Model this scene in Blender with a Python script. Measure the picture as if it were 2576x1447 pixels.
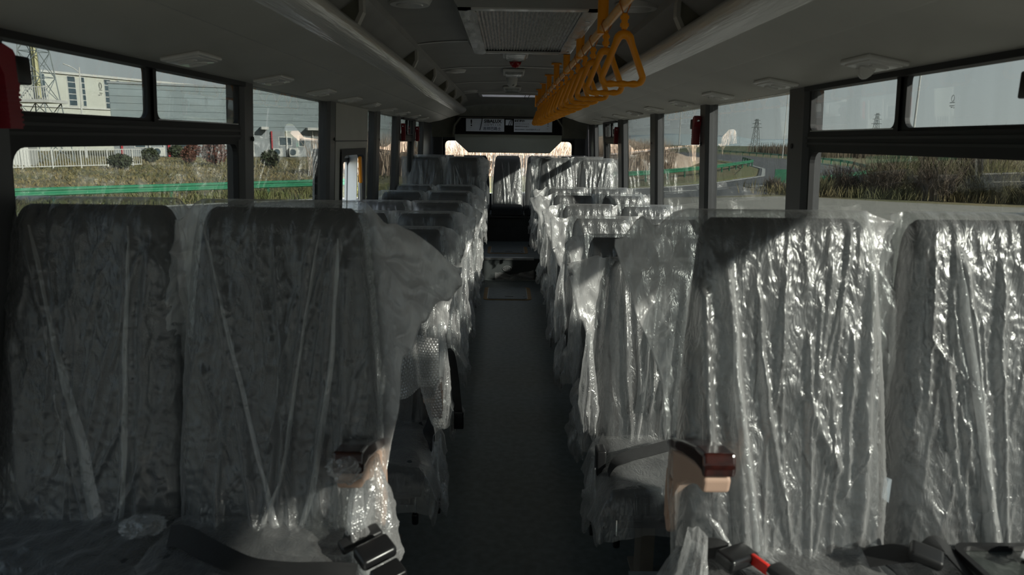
import bpy, math, random
import numpy as np
from mathutils import Vector, Matrix

# ------------------------------------------------------------------ clear
for o in list(bpy.data.objects):
    bpy.data.objects.remove(o)
scn = bpy.context.scene
COL = scn.collection
PI = math.pi

# ------------------------------------------------------------------ camera
F_PX, W_PX = 1770.0, 2576.0
PITCH, YAW, ROLL = math.radians(11.847), math.radians(0.566), math.radians(0.75)
EYE = Vector((-0.045, 0.0, 1.67))
fw = Vector((math.sin(YAW) * math.cos(PITCH), math.cos(YAW) * math.cos(PITCH), -math.sin(PITCH)))
rt = Vector((math.cos(YAW), -math.sin(YAW), 0))
up = rt.cross(fw)
rt2 = rt * math.cos(ROLL) + up * math.sin(ROLL)
up2 = up * math.cos(ROLL) - rt * math.sin(ROLL)
cam = bpy.data.cameras.new('camera')
cam.sensor_fit = 'HORIZONTAL'
cam.sensor_width = 36.0
cam.lens = 36.0 * F_PX / W_PX
cam.clip_start = 0.02
cam.clip_end = 3000
camo = bpy.data.objects.new('camera', cam)
COL.objects.link(camo)
camo.matrix_world = Matrix(((rt2.x, up2.x, -fw.x, EYE.x), (rt2.y, up2.y, -fw.y, EYE.y),
                            (rt2.z, up2.z, -fw.z, EYE.z), (0, 0, 0, 1)))
cam.dof.use_dof = True
cam.dof.focus_distance = 6.5
cam.dof.aperture_fstop = 5.6
scn.camera = camo

# ------------------------------------------------------------------ sky, sun, exposure
world = bpy.data.worlds.new('hazy_sky')
scn.world = world
world.use_nodes = True
nt = world.node_tree
nt.nodes.clear()
wo = nt.nodes.new('ShaderNodeOutputWorld')
bg = nt.nodes.new('ShaderNodeBackground')
ramp = nt.nodes.new('ShaderNodeValToRGB')
sep = nt.nodes.new('ShaderNodeSeparateXYZ')
tc = nt.nodes.new('ShaderNodeTexCoord')
nt.links.new(tc.outputs['Generated'], sep.inputs[0])
nt.links.new(sep.outputs['Z'], ramp.inputs[0])
ramp.color_ramp.elements[0].position = 0.0
ramp.color_ramp.elements[0].color = (0.90, 0.97, 0.95, 1)
ramp.color_ramp.elements[1].position = 0.6
ramp.color_ramp.elements[1].color = (0.62, 0.78, 0.98, 1)
nt.links.new(ramp.outputs[0], bg.inputs[0])
bg.inputs[1].default_value = 1.35
nt.links.new(bg.outputs[0], wo.inputs[0])

sun = bpy.data.lights.new('sun', 'SUN')
sun.energy = 17.0
sun.angle = math.radians(1.2)
sun.color = (1.0, 0.95, 0.86)
suno = bpy.data.objects.new('sun', sun)
COL.objects.link(suno)
SUNV = Vector((1.0, -0.80, 0.58)).normalized()
suno.rotation_euler = (-SUNV).to_track_quat('-Z', 'Y').to_euler()
suno.location = (20, -16, 14)

scn.view_settings.view_transform = 'Standard'
scn.view_settings.look = 'None'
scn.view_settings.gamma = 1.0
scn.view_settings.exposure = 0.45
scn.view_settings.use_curve_mapping = False
scn.cycles.transparent_max_bounces = 40
scn.cycles.max_bounces = 12
scn.cycles.diffuse_bounces = 5
scn.cycles.glossy_bounces = 4
scn.cycles.transmission_bounces = 6

# ------------------------------------------------------------------ materials
MATS = {}


def nn(nt, t, **kw):
    n = nt.nodes.new(t)
    for k, v in kw.items():
        setattr(n, k, v)
    return n


def pmat(name, col, rough=0.6, metal=0.0, var=0.12, scale=8.0, bump=0.0, bscale=60.0, col2=None, spec=0.5,
         stretch=(1, 1, 1), coat=0.0):
    """principled material with procedural colour variation and fine relief"""
    m = bpy.data.materials.new(name)
    m.use_nodes = True
    t = m.node_tree
    b = t.nodes['Principled BSDF']
    co = nn(t, 'ShaderNodeTexCoord')
    mp = nn(t, 'ShaderNodeMapping')
    mp.inputs['Scale'].default_value = stretch
    t.links.new(co.outputs['Object'], mp.inputs[0])
    no = nn(t, 'ShaderNodeTexNoise')
    no.inputs['Scale'].default_value = scale
    no.inputs['Detail'].default_value = 5
    t.links.new(mp.outputs[0], no.inputs['Vector'])
    mx = nn(t, 'ShaderNodeMix', data_type='RGBA')
    c2 = col2 if col2 else tuple(c * (1 - var) for c in col)
    c1 = col if col2 else tuple(min(1, c * (1 + var)) for c in col)
    mx.inputs[6].default_value = (*c1, 1)
    mx.inputs[7].default_value = (*c2, 1)
    rp = nn(t, 'ShaderNodeMapRange')
    rp.inputs[1].default_value = 0.35
    rp.inputs[2].default_value = 0.65
    t.links.new(no.outputs[0], rp.inputs[0])
    t.links.new(rp.outputs[0], mx.inputs[0])
    t.links.new(mx.outputs[2], b.inputs['Base Color'])
    b.inputs['Roughness'].default_value = rough
    b.inputs['Metallic'].default_value = metal
    b.inputs['Specular IOR Level'].default_value = spec
    b.inputs['Coat Weight'].default_value = coat
    b.inputs['Coat Roughness'].default_value = 0.09
    if bump:
        n2 = nn(t, 'ShaderNodeTexNoise')
        n2.inputs['Scale'].default_value = bscale
        n2.inputs['Detail'].default_value = 4
        t.links.new(mp.outputs[0], n2.inputs['Vector'])
        bp = nn(t, 'ShaderNodeBump')
        bp.inputs['Strength'].default_value = bump
        bp.inputs['Distance'].default_value = 0.02
        t.links.new(n2.outputs[0], bp.inputs['Height'])
        t.links.new(bp.outputs[0], b.inputs['Normal'])
        if coat:
            t.links.new(bp.outputs[0], b.inputs['Coat Normal'])
    MATS[name] = m
    return m


def schlick(t, f0, p=5.0):
    lw = nn(t, 'ShaderNodeLayerWeight')
    lw.inputs[0].default_value = 0.5
    pw = nn(t, 'ShaderNodeMath', operation='POWER')
    t.links.new(lw.outputs['Facing'], pw.inputs[0])
    pw.inputs[1].default_value = p
    ml = nn(t, 'ShaderNodeMath', operation='MULTIPLY_ADD')
    t.links.new(pw.outputs[0], ml.inputs[0])
    ml.inputs[1].default_value = 1 - f0
    ml.inputs[2].default_value = f0
    return lw, ml


def glassmat(name, tint, f0=0.045, dirt=0.0):
    m = bpy.data.materials.new(name)
    m.use_nodes = True
    t = m.node_tree
    t.nodes.clear()
    out = nn(t, 'ShaderNodeOutputMaterial')
    tr = nn(t, 'ShaderNodeBsdfTransparent')
    tr.inputs[0].default_value = (*tint, 1)
    gl = nn(t, 'ShaderNodeBsdfGlossy')
    gl.inputs['Color'].default_value = (1, 1, 1, 1)
    gl.inputs['Roughness'].default_value = 0.0
    lw, fr = schlick(t, f0)
    mx = nn(t, 'ShaderNodeMixShader')
    t.links.new(fr.outputs[0], mx.inputs[0])
    t.links.new(tr.outputs[0], mx.inputs[1])
    t.links.new(gl.outputs[0], mx.inputs[2])
    last = mx
    if dirt:
        df = nn(t, 'ShaderNodeBsdfDiffuse')
        df.inputs[0].default_value = (0.6, 0.62, 0.58, 1)
        co = nn(t, 'ShaderNodeTexCoord')
        mp = nn(t, 'ShaderNodeMapping')
        mp.inputs['Scale'].default_value = (3, 9, 1.2)
        t.links.new(co.outputs['Object'], mp.inputs[0])
        no = nn(t, 'ShaderNodeTexNoise')
        no.inputs['Scale'].default_value = 2.0
        no.inputs['Detail'].default_value = 6
        t.links.new(mp.outputs[0], no.inputs['Vector'])
        mr = nn(t, 'ShaderNodeMapRange')
        mr.inputs[1].default_value = 0.42
        mr.inputs[2].default_value = 0.75
        mr.inputs[3].default_value = 0.0
        mr.inputs[4].default_value = dirt
        t.links.new(no.outputs[0], mr.inputs[0])
        m2 = nn(t, 'ShaderNodeMixShader')
        t.links.new(mr.outputs[0], m2.inputs[0])
        t.links.new(mx.outputs[0], m2.inputs[1])
        t.links.new(df.outputs[0], m2.inputs[2])
        last = m2
    t.links.new(last.outputs[0], out.inputs[0])
    MATS[name] = m
    return m


def filmmat(name, haze=0.16, edge=0.45, gloss=0.09, rough=0.2, tint=(0.93, 0.95, 0.95), bump=0.35, bscale=22.0,
            stretch=(1.6, 1, 0.6), pattern='crumple'):
    """thin milky polythene: clear at normal incidence, hazier and shinier at grazing angles"""
    m = bpy.data.materials.new(name)
    m.use_nodes = True
    t = m.node_tree
    t.nodes.clear()
    out = nn(t, 'ShaderNodeOutputMaterial')
    tr = nn(t, 'ShaderNodeBsdfTransparent')
    tr.inputs[0].default_value = (*tint, 1)
    df = nn(t, 'ShaderNodeBsdfDiffuse')
    df.inputs[0].default_value = (0.90, 0.88, 0.885, 1)
    tl = nn(t, 'ShaderNodeBsdfTranslucent')
    tl.inputs[0].default_value = (0.90, 0.88, 0.885, 1)
    gl = nn(t, 'ShaderNodeBsdfGlossy')
    gl.inputs['Roughness'].default_value = rough
    gl.inputs['Color'].default_value = (1, 1, 1, 1)
    co = nn(t, 'ShaderNodeTexCoord')
    mp = nn(t, 'ShaderNodeMapping')
    mp.inputs['Scale'].default_value = stretch
    t.links.new(co.outputs['Object'], mp.inputs[0])
    bp = nn(t, 'ShaderNodeBump')
    bp.inputs['Strength'].default_value = bump
    bp.inputs['Distance'].default_value = 0.012
    n1 = nn(t, 'ShaderNodeTexNoise')
    n1.inputs['Scale'].default_value = bscale
    n1.inputs['Detail'].default_value = 3
    n1.inputs['Distortion'].default_value = 1.4
    t.links.new(mp.outputs[0], n1.inputs['Vector'])
    # ridged crinkles: |n-0.5|
    s1 = nn(t, 'ShaderNodeMath', operation='SUBTRACT')
    s1.inputs[1].default_value = 0.5
    t.links.new(n1.outputs[0], s1.inputs[0])
    ab = nn(t, 'ShaderNodeMath', operation='ABSOLUTE')
    t.links.new(s1.outputs[0], ab.inputs[0])
    pw = nn(t, 'ShaderNodeMath', operation='POWER')
    pw.inputs[1].default_value = 0.6
    t.links.new(ab.outputs[0], pw.inputs[0])
    t.links.new(pw.outputs[0], bp.inputs['Height'])
    for s in (df, tl, gl):
        t.links.new(bp.outputs[0], s.inputs['Normal'])
    mdt = nn(t, 'ShaderNodeMixShader')
    mdt.inputs[0].default_value = 0.55
    t.links.new(df.outputs[0], mdt.inputs[1])
    t.links.new(tl.outputs[0], mdt.inputs[2])
    lw = nn(t, 'ShaderNodeLayerWeight')
    lw.inputs[0].default_value = 0.5
    t.links.new(bp.outputs[0], lw.inputs['Normal'])
    p2 = nn(t, 'ShaderNodeMath', operation='POWER')
    p2.inputs[1].default_value = 2.2
    t.links.new(lw.outputs['Facing'], p2.inputs[0])
    hz = nn(t, 'ShaderNodeMath', operation='MULTIPLY_ADD')
    hz.inputs[1].default_value = edge
    hz.inputs[2].default_value = haze
    t.links.new(p2.outputs[0], hz.inputs[0])
    # free-hanging, doubled film is milkier than film clinging to the fabric
    at = nn(t, 'ShaderNodeAttribute')
    at.attribute_name = 'loose'
    lo = nn(t, 'ShaderNodeMath', operation='MULTIPLY_ADD')
    lo.inputs[1].default_value = 0.40
    t.links.new(at.outputs['Fac'], lo.inputs[0])
    t.links.new(hz.outputs[0], lo.inputs[2])
    m1 = nn(t, 'ShaderNodeMixShader')
    t.links.new(lo.outputs[0], m1.inputs[0])
    t.links.new(tr.outputs[0], m1.inputs[1])
    t.links.new(mdt.outputs[0], m1.inputs[2])
    p5 = nn(t, 'ShaderNodeMath', operation='POWER')
    p5.inputs[1].default_value = 4.0
    t.links.new(lw.outputs['Facing'], p5.inputs[0])
    gf = nn(t, 'ShaderNodeMath', operation='MULTIPLY_ADD')
    gf.inputs[1].default_value = 0.6
    gf.inputs[2].default_value = gloss
    t.links.new(p5.outputs[0], gf.inputs[0])
    m2 = nn(t, 'ShaderNodeMixShader')
    t.links.new(gf.outputs[0], m2.inputs[0])
    t.links.new(m1.outputs[0], m2.inputs[1])
    t.links.new(gl.outputs[0], m2.inputs[2])
    t.links.new(m2.outputs[0], out.inputs[0])
    MATS[name] = m
    return m


pmat('panel', (0.43, 0.42, 0.385), 0.55, var=0.04, scale=3, bump=0.02, bscale=180)
pmat('ceiling', (0.33, 0.325, 0.31), 0.75, var=0.05, scale=4, bump=0.06, bscale=220)
pmat('rack', (0.46, 0.445, 0.40), 0.5, var=0.05, scale=3)
pmat('rack_wrap', (0.66, 0.63, 0.57), 0.28, var=0.06, scale=5, bump=0.22, bscale=16, stretch=(6, 0.22, 6), coat=0.8)
pmat('bracket', (0.17, 0.165, 0.13), 0.6)
pmat('dark_trim', (0.020, 0.020, 0.021), 0.5, var=0.1)
pmat('pillar', (0.060, 0.061, 0.064), 0.42, var=0.06, scale=5)
pmat('rubber', (0.010, 0.010, 0.011), 0.6)
pmat('floor_vinyl', (0.125, 0.146, 0.150), 0.42, var=0.16, scale=26, bump=0.04, bscale=240)
pmat('riser', (0.040, 0.046, 0.047), 0.6)
pmat('aluminium', (0.42, 0.42, 0.42), 0.35, 0.9)
pmat('fabric', (0.052, 0.056, 0.060), 0.95, var=0.15, scale=120, bump=0.25, bscale=500, spec=0.2)
pmat('fabric_side', (0.040, 0.040, 0.044), 0.95, var=0.12, scale=120, bump=0.2, bscale=500, spec=0.2)
pmat('black_metal', (0.016, 0.016, 0.017), 0.45)
pmat('beige_plastic', (0.50, 0.335, 0.255), 0.42, var=0.05, scale=4)
pmat('wood_veneer', (0.040, 0.008, 0.006), 0.22, col2=(0.016, 0.004, 0.003), scale=6, stretch=(10, 1.5, 10), coat=0.6)
pmat('post_beige', (0.23, 0.205, 0.175), 0.5)
pmat('belt', (0.013, 0.013, 0.014), 0.62, var=0.2, scale=40, bump=0.3, bscale=260, stretch=(1, 6, 1))
pmat('black_gloss', (0.012, 0.012, 0.013), 0.28)
pmat('tray_gloss', (0.055, 0.062, 0.058), 0.22, var=0.2, scale=14, bump=0.15, bscale=25)
pmat('chrome', (0.75, 0.75, 0.76), 0.18, 1.0)
pmat('red_button', (0.75, 0.03, 0.02), 0.4)
pmat('white_plastic', (0.62, 0.62, 0.60), 0.4, var=0.03)
pmat('vent_white', (0.64, 0.63, 0.60), 0.35, var=0.04, coat=0.5)
pmat('orange', (0.95, 0.35, 0.010), 0.33, var=0.05, scale=12)
pmat('orange_tube', (0.90, 0.40, 0.02), 0.32, var=0.08, scale=30, bump=0.12, bscale=70, coat=0.35)
pmat('orange_cord', (0.55, 0.17, 0.02), 0.6)
pmat('hammer_red', (0.24, 0.006, 0.016), 0.4, var=0.06)
pmat('lime', (0.35, 0.40, 0.08), 0.5)
pmat('red_lens', (0.32, 0.004, 0.008), 0.15)
pmat('lens', (0.42, 0.43, 0.42), 0.12, var=0.15, scale=30, bump=0.2, bscale=30, coat=0.6)
pmat('filter', (0.38, 0.38, 0.38), 0.3, 0.3, var=0.35, scale=90, stretch=(1, 0.15, 1))
pmat('sign_white', (0.70, 0.76, 0.84), 0.4, var=0.03)
pmat('ink', (0.012, 0.012, 0.014), 0.6)
pmat('ink_blue', (0.04, 0.06, 0.12), 0.6)
pmat('ink_grey', (0.24, 0.27, 0.30), 0.6)
pmat('cover_panel', (0.36, 0.385, 0.34), 0.5, var=0.04, scale=3)
pmat('silver', (0.45, 0.46, 0.47), 0.3, 0.7)
pmat('yellow_edge', (0.30, 0.16, 0.03), 0.5)
# outdoors
pmat('dry_grass', (0.186, 0.147, 0.071), 0.95, col2=(0.092, 0.092, 0.038), scale=0.35, bump=0.6, bscale=6)
pmat('verge_grass', (0.109, 0.131, 0.038), 0.95, col2=(0.142, 0.120, 0.055), scale=1.2, bump=0.6, bscale=8)
pmat('asphalt', (0.074, 0.075, 0.074), 0.85, var=0.10, scale=2.5, bump=0.1, bscale=90)
pmat('concrete', (0.202, 0.188, 0.156), 0.85, var=0.10, scale=1.2, bump=0.08, bscale=60)
pmat('road_paint', (0.327, 0.327, 0.300), 0.7)
pmat('rail_green', (0.019, 0.163, 0.081), 0.35, var=0.06, scale=1)
pmat('rail_green_dark', (0.011, 0.109, 0.055), 0.45)
pmat('warehouse', (0.158, 0.196, 0.208), 0.6, var=0.05, scale=0.2)
pmat('warehouse_low', (0.180, 0.202, 0.213), 0.6, var=0.05, scale=0.2)
pmat('white_wall', (0.392, 0.404, 0.360), 0.7, var=0.04, scale=0.15)
pmat('window_dark', (0.044, 0.065, 0.077), 0.25, var=0.25, scale=0.9)
pmat('white_paint', (0.404, 0.409, 0.392), 0.5)
pmat('yellow_pipe', (0.338, 0.327, 0.180), 0.5)
pmat('steel_grey', (0.164, 0.191, 0.196), 0.5, 0.2)
pmat('red_paint', (0.300, 0.017, 0.027), 0.5)
pmat('leaf_dark', (0.030, 0.040, 0.017), 0.8, var=0.4, scale=5)
pmat('leaf_red', (0.082, 0.027, 0.017), 0.8, var=0.4, scale=5)
pmat('twig', (0.092, 0.068, 0.049), 0.9, var=0.35, scale=1.5)
pmat('twig_olive', (0.082, 0.074, 0.033), 0.9, var=0.35, scale=1.5)
pmat('reed', (0.46, 0.36, 0.28), 0.9, col2=(0.36, 0.27, 0.20), scale=1.5)
pmat('field', (0.060, 0.082, 0.027), 0.95, col2=(0.082, 0.077, 0.033), scale=0.05)
pmat('reed_belt', (0.092, 0.068, 0.047), 0.95, var=0.25, scale=0.3, stretch=(1, 1, 0.1))
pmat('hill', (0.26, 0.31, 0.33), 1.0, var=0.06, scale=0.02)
pmat('pylon_steel', (0.180, 0.196, 0.196), 0.7)
pmat('bus_skin', (0.55, 0.55, 0.55), 0.4)

S = lambda c: tuple(math.sqrt(v) for v in c)
glassmat('glass_tint', S((0.200, 0.212, 0.205)), 0.045, dirt=0.05)
glassmat('glass_clear', S((0.86, 0.86, 0.86)), 0.04)
glassmat('glass_front', S((0.17, 0.175, 0.175)), 0.04)
filmmat('film', haze=0.12, edge=0.45, gloss=0.085, rough=0.30, bump=0.30, bscale=20, stretch=(2.0, 1.2, 0.55))
filmmat('film_fold', haze=0.34, edge=0.40, gloss=0.12, rough=0.22, bump=0.35, bscale=26, stretch=(1.5, 1, 0.6))
filmmat('film_bunch', haze=0.22, edge=0.5, gloss=0.12, rough=0.2, bump=0.5, bscale=30, stretch=(1, 1, 1))
filmmat('bubble_film', haze=0.36, edge=0.3, gloss=0.16, rough=0.14, bump=0.05, tint=(0.9, 0.89, 0.86))

sk = bpy.data.materials.new('skylight')
sk.use_nodes = True
sk.node_tree.nodes.clear()
so = nn(sk.node_tree, 'ShaderNodeOutputMaterial')
st_ = nn(sk.node_tree, 'ShaderNodeBsdfTranslucent')
st_.inputs[0].default_value = (0.40, 0.40, 0.43, 1)
sk.node_tree.links.new(st_.outputs[0], so.inputs[0])
MATS['skylight'] = sk

# ------------------------------------------------------------------ mesh helpers


class MB:
    def __init__(s):
        s.v, s.f = [], []

    def add(s, vs, fs):
        n = len(s.v)
        s.v.extend([tuple(map(float, q)) for q in vs])
        s.f.extend([tuple(i + n for i in q) for q in fs])
        return s

    def box(s, x0, x1, y0, y1, z0, z1):
        return s.add([(x0, y0, z0), (x1, y0, z0), (x1, y1, z0), (x0, y1, z0), (x0, y0, z1), (x1, y0, z1), (x1, y1, z1),
                      (x0, y1, z1)],
                     [(3, 2, 1, 0), (4, 5, 6, 7), (0, 1, 5, 4), (1, 2, 6, 5), (2, 3, 7, 6), (3, 0, 4, 7)])

    def hexa(s, a, b):
        """prism between two equal polygons a and b (lists of 3d points)"""
        n = len(a)
        fs = [tuple(range(n))[::-1], tuple(range(n, 2 * n))]
        fs += [(i, (i + 1) % n, n + (i + 1) % n, n + i) for i in range(n)]
        return s.add(list(a) + list(b), fs)

    def prism_x(s, poly, x0, x1):
        return s.hexa([(x0, p[0], p[1]) for p in poly], [(x1, p[0], p[1]) for p in poly])

    def prism_y(s, poly, y0, y1):
        return s.hexa([(p[0], y0, p[1]) for p in poly], [(p[0], y1, p[1]) for p in poly])

    def prism_z(s, poly, z0, z1):
        return s.hexa([(p[0], p[1], z0) for p in poly], [(p[0], p[1], z1) for p in poly])

    def tube(s, pts, r, n=8, closed=False, rr=None, flat=None):
        """round bar along points; r may be a list; flat = (in-plane, out-of-plane) scale for planar x-z paths"""
        P = [Vector(p) for p in pts]
        m = len(P)
        rings = []
        prev = None
        for i in range(m):
            if closed:
                t = (P[(i + 1) % m] - P[i - 1]).normalized()
            else:
                t = (P[min(i + 1, m - 1)] - P[max(i - 1, 0)]).normalized()
            if prev is None:
                a = Vector((0, 1, 0)) if abs(t.y) < 0.9 else Vector((0, 0, 1))
                u = a.cross(t).normalized()
            else:
                u = (prev - t * prev.dot(t)).normalized()
            prev = u
            w = t.cross(u)
            ri = r[i] if isinstance(r, (list, tuple)) else r
            fa, fb = flat if flat else (1, 1)
            rings.append([P[i] + u * (math.cos(2 * PI * k / n) * ri * fa) + w * (math.sin(2 * PI * k / n) * ri * fb) for
                          k in range(n)])
        vs = [q for g in rings for q in g]
        fs = []
        for i in range(m if closed else m - 1):
            j = (i + 1) % m
            for k in range(n):
                fs.append((i * n + k, i * n + (k + 1) % n, j * n + (k + 1) % n, j * n + k))
        if not closed:
            fs.append(tuple(range(n))[::-1])
            fs.append(tuple((m - 1) * n + k for k in range(n)))
        return s.add(vs, fs)

    def disc(s, c, r, h, n=24, axis='z', rt=None):
        rt = r if rt is None else rt
        c = Vector(c)
        vs = []
        for z, q in ((0, r), (h, rt)):
            for k in range(n):
                a = 2 * PI * k / n
                d = {'z': (math.cos(a) * q, math.sin(a) * q, z), 'x': (z, math.cos(a) * q, math.sin(a) * q),
                     'y': (math.cos(a) * q, z, math.sin(a) * q)}[axis]
                vs.append(c + Vector(d))
        fs = [tuple(range(n))[::-1], tuple(range(n, 2 * n))] + [(k, (k + 1) % n, n + (k + 1) % n, n + k) for k in
                                                                range(n)]
        return s.add(vs, fs)

    def grid(s, A, closed_u=False):
        """A: array (rows, cols, 3)"""
        R, Cn = A.shape[:2]
        vs = A.reshape(-1, 3)
        fs = []
        for i in range(R - 1):
            for j in range(Cn if closed_u else Cn - 1):
                k = (j + 1) % Cn
                fs.append((i * Cn + j, i * Cn + k, (i + 1) * Cn + k, (i + 1) * Cn + j))
        return s.add(vs, fs)

    def rbox(s, c, h, r, n=5, M=None):
        """box with rounded edges: centre c, half sizes h, radius r"""
        key, vs, fs = {}, [], []
        h = np.array(h, float)
        r = min(r, min(h) * 0.999)
        ts = np.concatenate([-1 + (1 - np.cos(np.linspace(0, PI / 2, n))) * 0, []]) if 0 else None

        def axis_samples(H):
            e = np.linspace(0, 1, n) * r
            return np.concatenate([-H + e, H - e[::-1]])

        def vid(p):
            inner = np.clip(p, -(h - r), h - r)
            d = p - inner
            L = np.linalg.norm(d)
            q = inner + (d / L * r if L > 1e-9 else 0)
            k = tuple(np.round(q, 6))
            if k not in key:
                key[k] = len(vs)
                w = Vector(q)
                if M is not None:
                    w = M @ w
                vs.append(tuple(Vector(c) + w))
            return key[k]
        for ax in range(3):
            a, b = (ax + 1) % 3, (ax + 2) % 3
            for sg in (-1, 1):
                SA, SB = axis_samples(h[a]), axis_samples(h[b])
                for i in range(len(SA) - 1):
                    for j in range(len(SB) - 1):
                        q = []
                        for (ii, jj) in ((i, j), (i + 1, j), (i + 1, j + 1), (i, j + 1)):
                            p = np.zeros(3)
                            p[ax] = sg * h[ax]
                            p[a] = SA[ii]
                            p[b] = SB[jj]
                            q.append(vid(p))
                        if sg < 0:
                            q = q[::-1]
                        u = []
                        for z in q:
                            if z not in u:
                                u.append(z)
                        if len(u) > 2:
                            fs.append(tuple(u))
        return s.add(vs, fs)

    def mesh(s, name, smooth=True, mat=None, angle=40):
        me = bpy.data.meshes.new(name)
        me.from_pydata(s.v, [], s.f)
        if mat:
            me.materials.append(MATS[mat])
        if smooth:
            me.polygons.foreach_set('use_smooth', [True] * len(me.polygons))
            if angle < 180:
                try:
                    me.set_sharp_from_angle(angle=math.radians(angle))
                except Exception:
                    pass
        me.update()
        return me

    def build(s, name, mat, parent=None, smooth=True, angle=40, loc=None):
        o = bpy.data.objects.new(name, s.mesh(name, smooth, mat, angle))
        COL.objects.link(o)
        if parent:
            o.parent = parent
        if loc:
            o.location = loc
        return o


def tag(o, label=None, cat=None, group=None, kind=None):
    if label:
        o['label'] = label
    if cat:
        o['category'] = cat
    if group:
        o['group'] = group
    if kind:
        o['kind'] = kind
    return o


def empty(name, loc=(0, 0, 0), rz=0.0):
    o = bpy.data.objects.new(name, None)
    o.empty_display_size = 0.1
    COL.objects.link(o)
    o.location = loc
    o.rotation_euler = (0, 0, rz)
    return o


def link_mesh(name, me, parent=None, loc=None, rot=None, scale=None):
    o = bpy.data.objects.new(name, me)
    COL.objects.link(o)
    if parent:
        o.parent = parent
    if loc is not None:
        o.location = loc
    if rot is not None:
        o.rotation_euler = rot
    if scale is not None:
        o.scale = scale
    return o


def copy_tree(o, parent=None):
    c = o.copy()
    COL.objects.link(c)
    c.parent = parent
    for ch in list(o.children):
        copy_tree(ch, c)
    return c


def struct(o, label=None):
    o['kind'] = 'structure'
    if label:
        o['label'] = label
    return o


def hash2(ix, iy, seed):
    v = np.sin(ix * 127.1 + iy * 311.7 + seed * 74.7) * 43758.5453
    return v - np.floor(v)


def vnoise(x, y, seed=0):
    x = np.asarray(x, float)
    y = np.asarray(y, float)
    ix, iy = np.floor(x), np.floor(y)
    fx, fy = x - ix, y - iy
    fx = fx * fx * (3 - 2 * fx)
    fy = fy * fy * (3 - 2 * fy)
    a = hash2(ix, iy, seed)
    b = hash2(ix + 1, iy, seed)
    c = hash2(ix, iy + 1, seed)
    d = hash2(ix + 1, iy + 1, seed)
    return (a + (b - a) * fx) * (1 - fy) + (c + (d - c) * fx) * fy - 0.5


def ridge(x, y, seed=0):
    return 1 - np.abs(vnoise(x, y, seed)) * 4


# ================================================================== STRUCTURE OF THE BUS
Y0, Y1 = -1.45, 10.55          # front and rear ends
ZT, ZS = 1.89, 0.84            # top and sill of the side windows
GROUND = -0.95


def wx(z):                     # inner wall half width, leaning in towards the roof
    return 1.16 + 0.052 * (ZT - z)


# floor
m = MB().box(-1.24, 1.24, Y0, 8.44, -0.06, 0.0)
floor = struct(m.build('floor', 'floor_vinyl', smooth=False), 'dark speckled vinyl aisle floor')
m = MB().box(-1.24, 1.24, 8.46, Y1, -0.06, 0.26)
step = struct(m.build('floor_raised', 'floor_vinyl', smooth=False), 'raised dark vinyl floor at the back')
MB().box(-1.2, 1.2, 8.435, 8.46, 0.0, 0.255).build('riser', 'riser', floor, smooth=False)
MB().box(-0.34, 0.30, 8.425, 8.50, 0.243, 0.268).build('step_edge', 'aluminium', floor, smooth=False)
for sx, nm in ((-1, 'left'), (1, 'right')):
    x0, x1 = sorted((sx * 0.36, sx * 1.21))
    struct(MB().box(x0, x1, -0.3, 2.02, 0.0, 0.32).build('floor_platform_' + nm, 'floor_vinyl', smooth=False),
           'vinyl-covered platform under the nearest seats')
m = MB().box(-1.2, 1.2, 9.90, 10.52, 0.262, 0.64)
bbox = struct(m.build('floor_bench_box', 'riser', smooth=False), 'dark box under the rear bench')
MB().box(-0.40, 0.36, 9.875, 9.90, 0.60, 0.632).build('edge_strip', 'pillar', bbox, smooth=False)


def rrect(cx, cy, w, d, r, n=5):
    p = []
    for (sx, sy, a0) in ((1, 1, 0), (-1, 1, 90), (-1, -1, 180), (1, -1, 270)):
        for k in range(n + 1):
            a = math.radians(a0 + 90 * k / n)
            p.append((cx + sx * (w / 2 - r) + r * math.cos(a), cy + sy * (d / 2 - r) + r * math.sin(a)))
    return p


def floor_hatch(cx, cy, w, d, z, label):
    t = empty('floor_hatch', (cx, cy, z))
    MB().prism_z(rrect(0, 0, w, d, 0.07), 0.0, 0.004).build('plate', 'yellow_edge', t, smooth=False)
    MB().prism_z(rrect(0, 0, w - 0.085, d - 0.035, 0.05), 0.004, 0.007).build('rim', 'aluminium', t, smooth=False)
    MB().prism_z(rrect(0, 0, w - 0.10, d - 0.05, 0.045), 0.007, 0.011).build('lid', 'floor_vinyl', t, smooth=False)
    MB().prism_z(rrect(0.02, -d * 0.3, 0.09, 0.02, 0.009), 0.011, 0.013).build('finger_slot', 'black_metal', t,
                                                                              smooth=False)
    for sx in (-1, 1):
        MB().disc((sx * (w / 2 - 0.08), -d * 0.33, 0.011), 0.01, 0.003, 10).build('screw', 'chrome', t)
    tag(t, label, 'floor hatch', 'inspection hatches in the aisle floor')


floor_hatch(-0.02, 7.63, 0.52, 0.66, 0.0, 'yellow-edged inspection hatch in the aisle floor before the step')
floor_hatch(-0.02, 9.10, 0.52, 0.60, 0.26, 'inspection hatch on the raised floor behind the step')
# emblem on the riser
t = empty('oval_badge', (-0.025, 8.432, 0.135))
m = MB()
m.tube([(0.052 * math.cos(a), 0, 0.031 * math.sin(a)) for a in np.linspace(0, 2 * PI, 28, endpoint=False)], 0.004, 6,
       closed=True)
m.build('ring', 'silver', t)
m = MB()
for i in range(-3, 4):
    hgt = 0.024 * math.sqrt(max(0.05, 1 - (i / 4.2) ** 2))
    m.box(i * 0.011 - 0.003, i * 0.011 + 0.003, -0.003, 0.002, -hgt, hgt)
m.build('bars', 'silver', t, smooth=False)
tag(t, 'small silver oval badge with bars on the step riser', 'badge')

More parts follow.
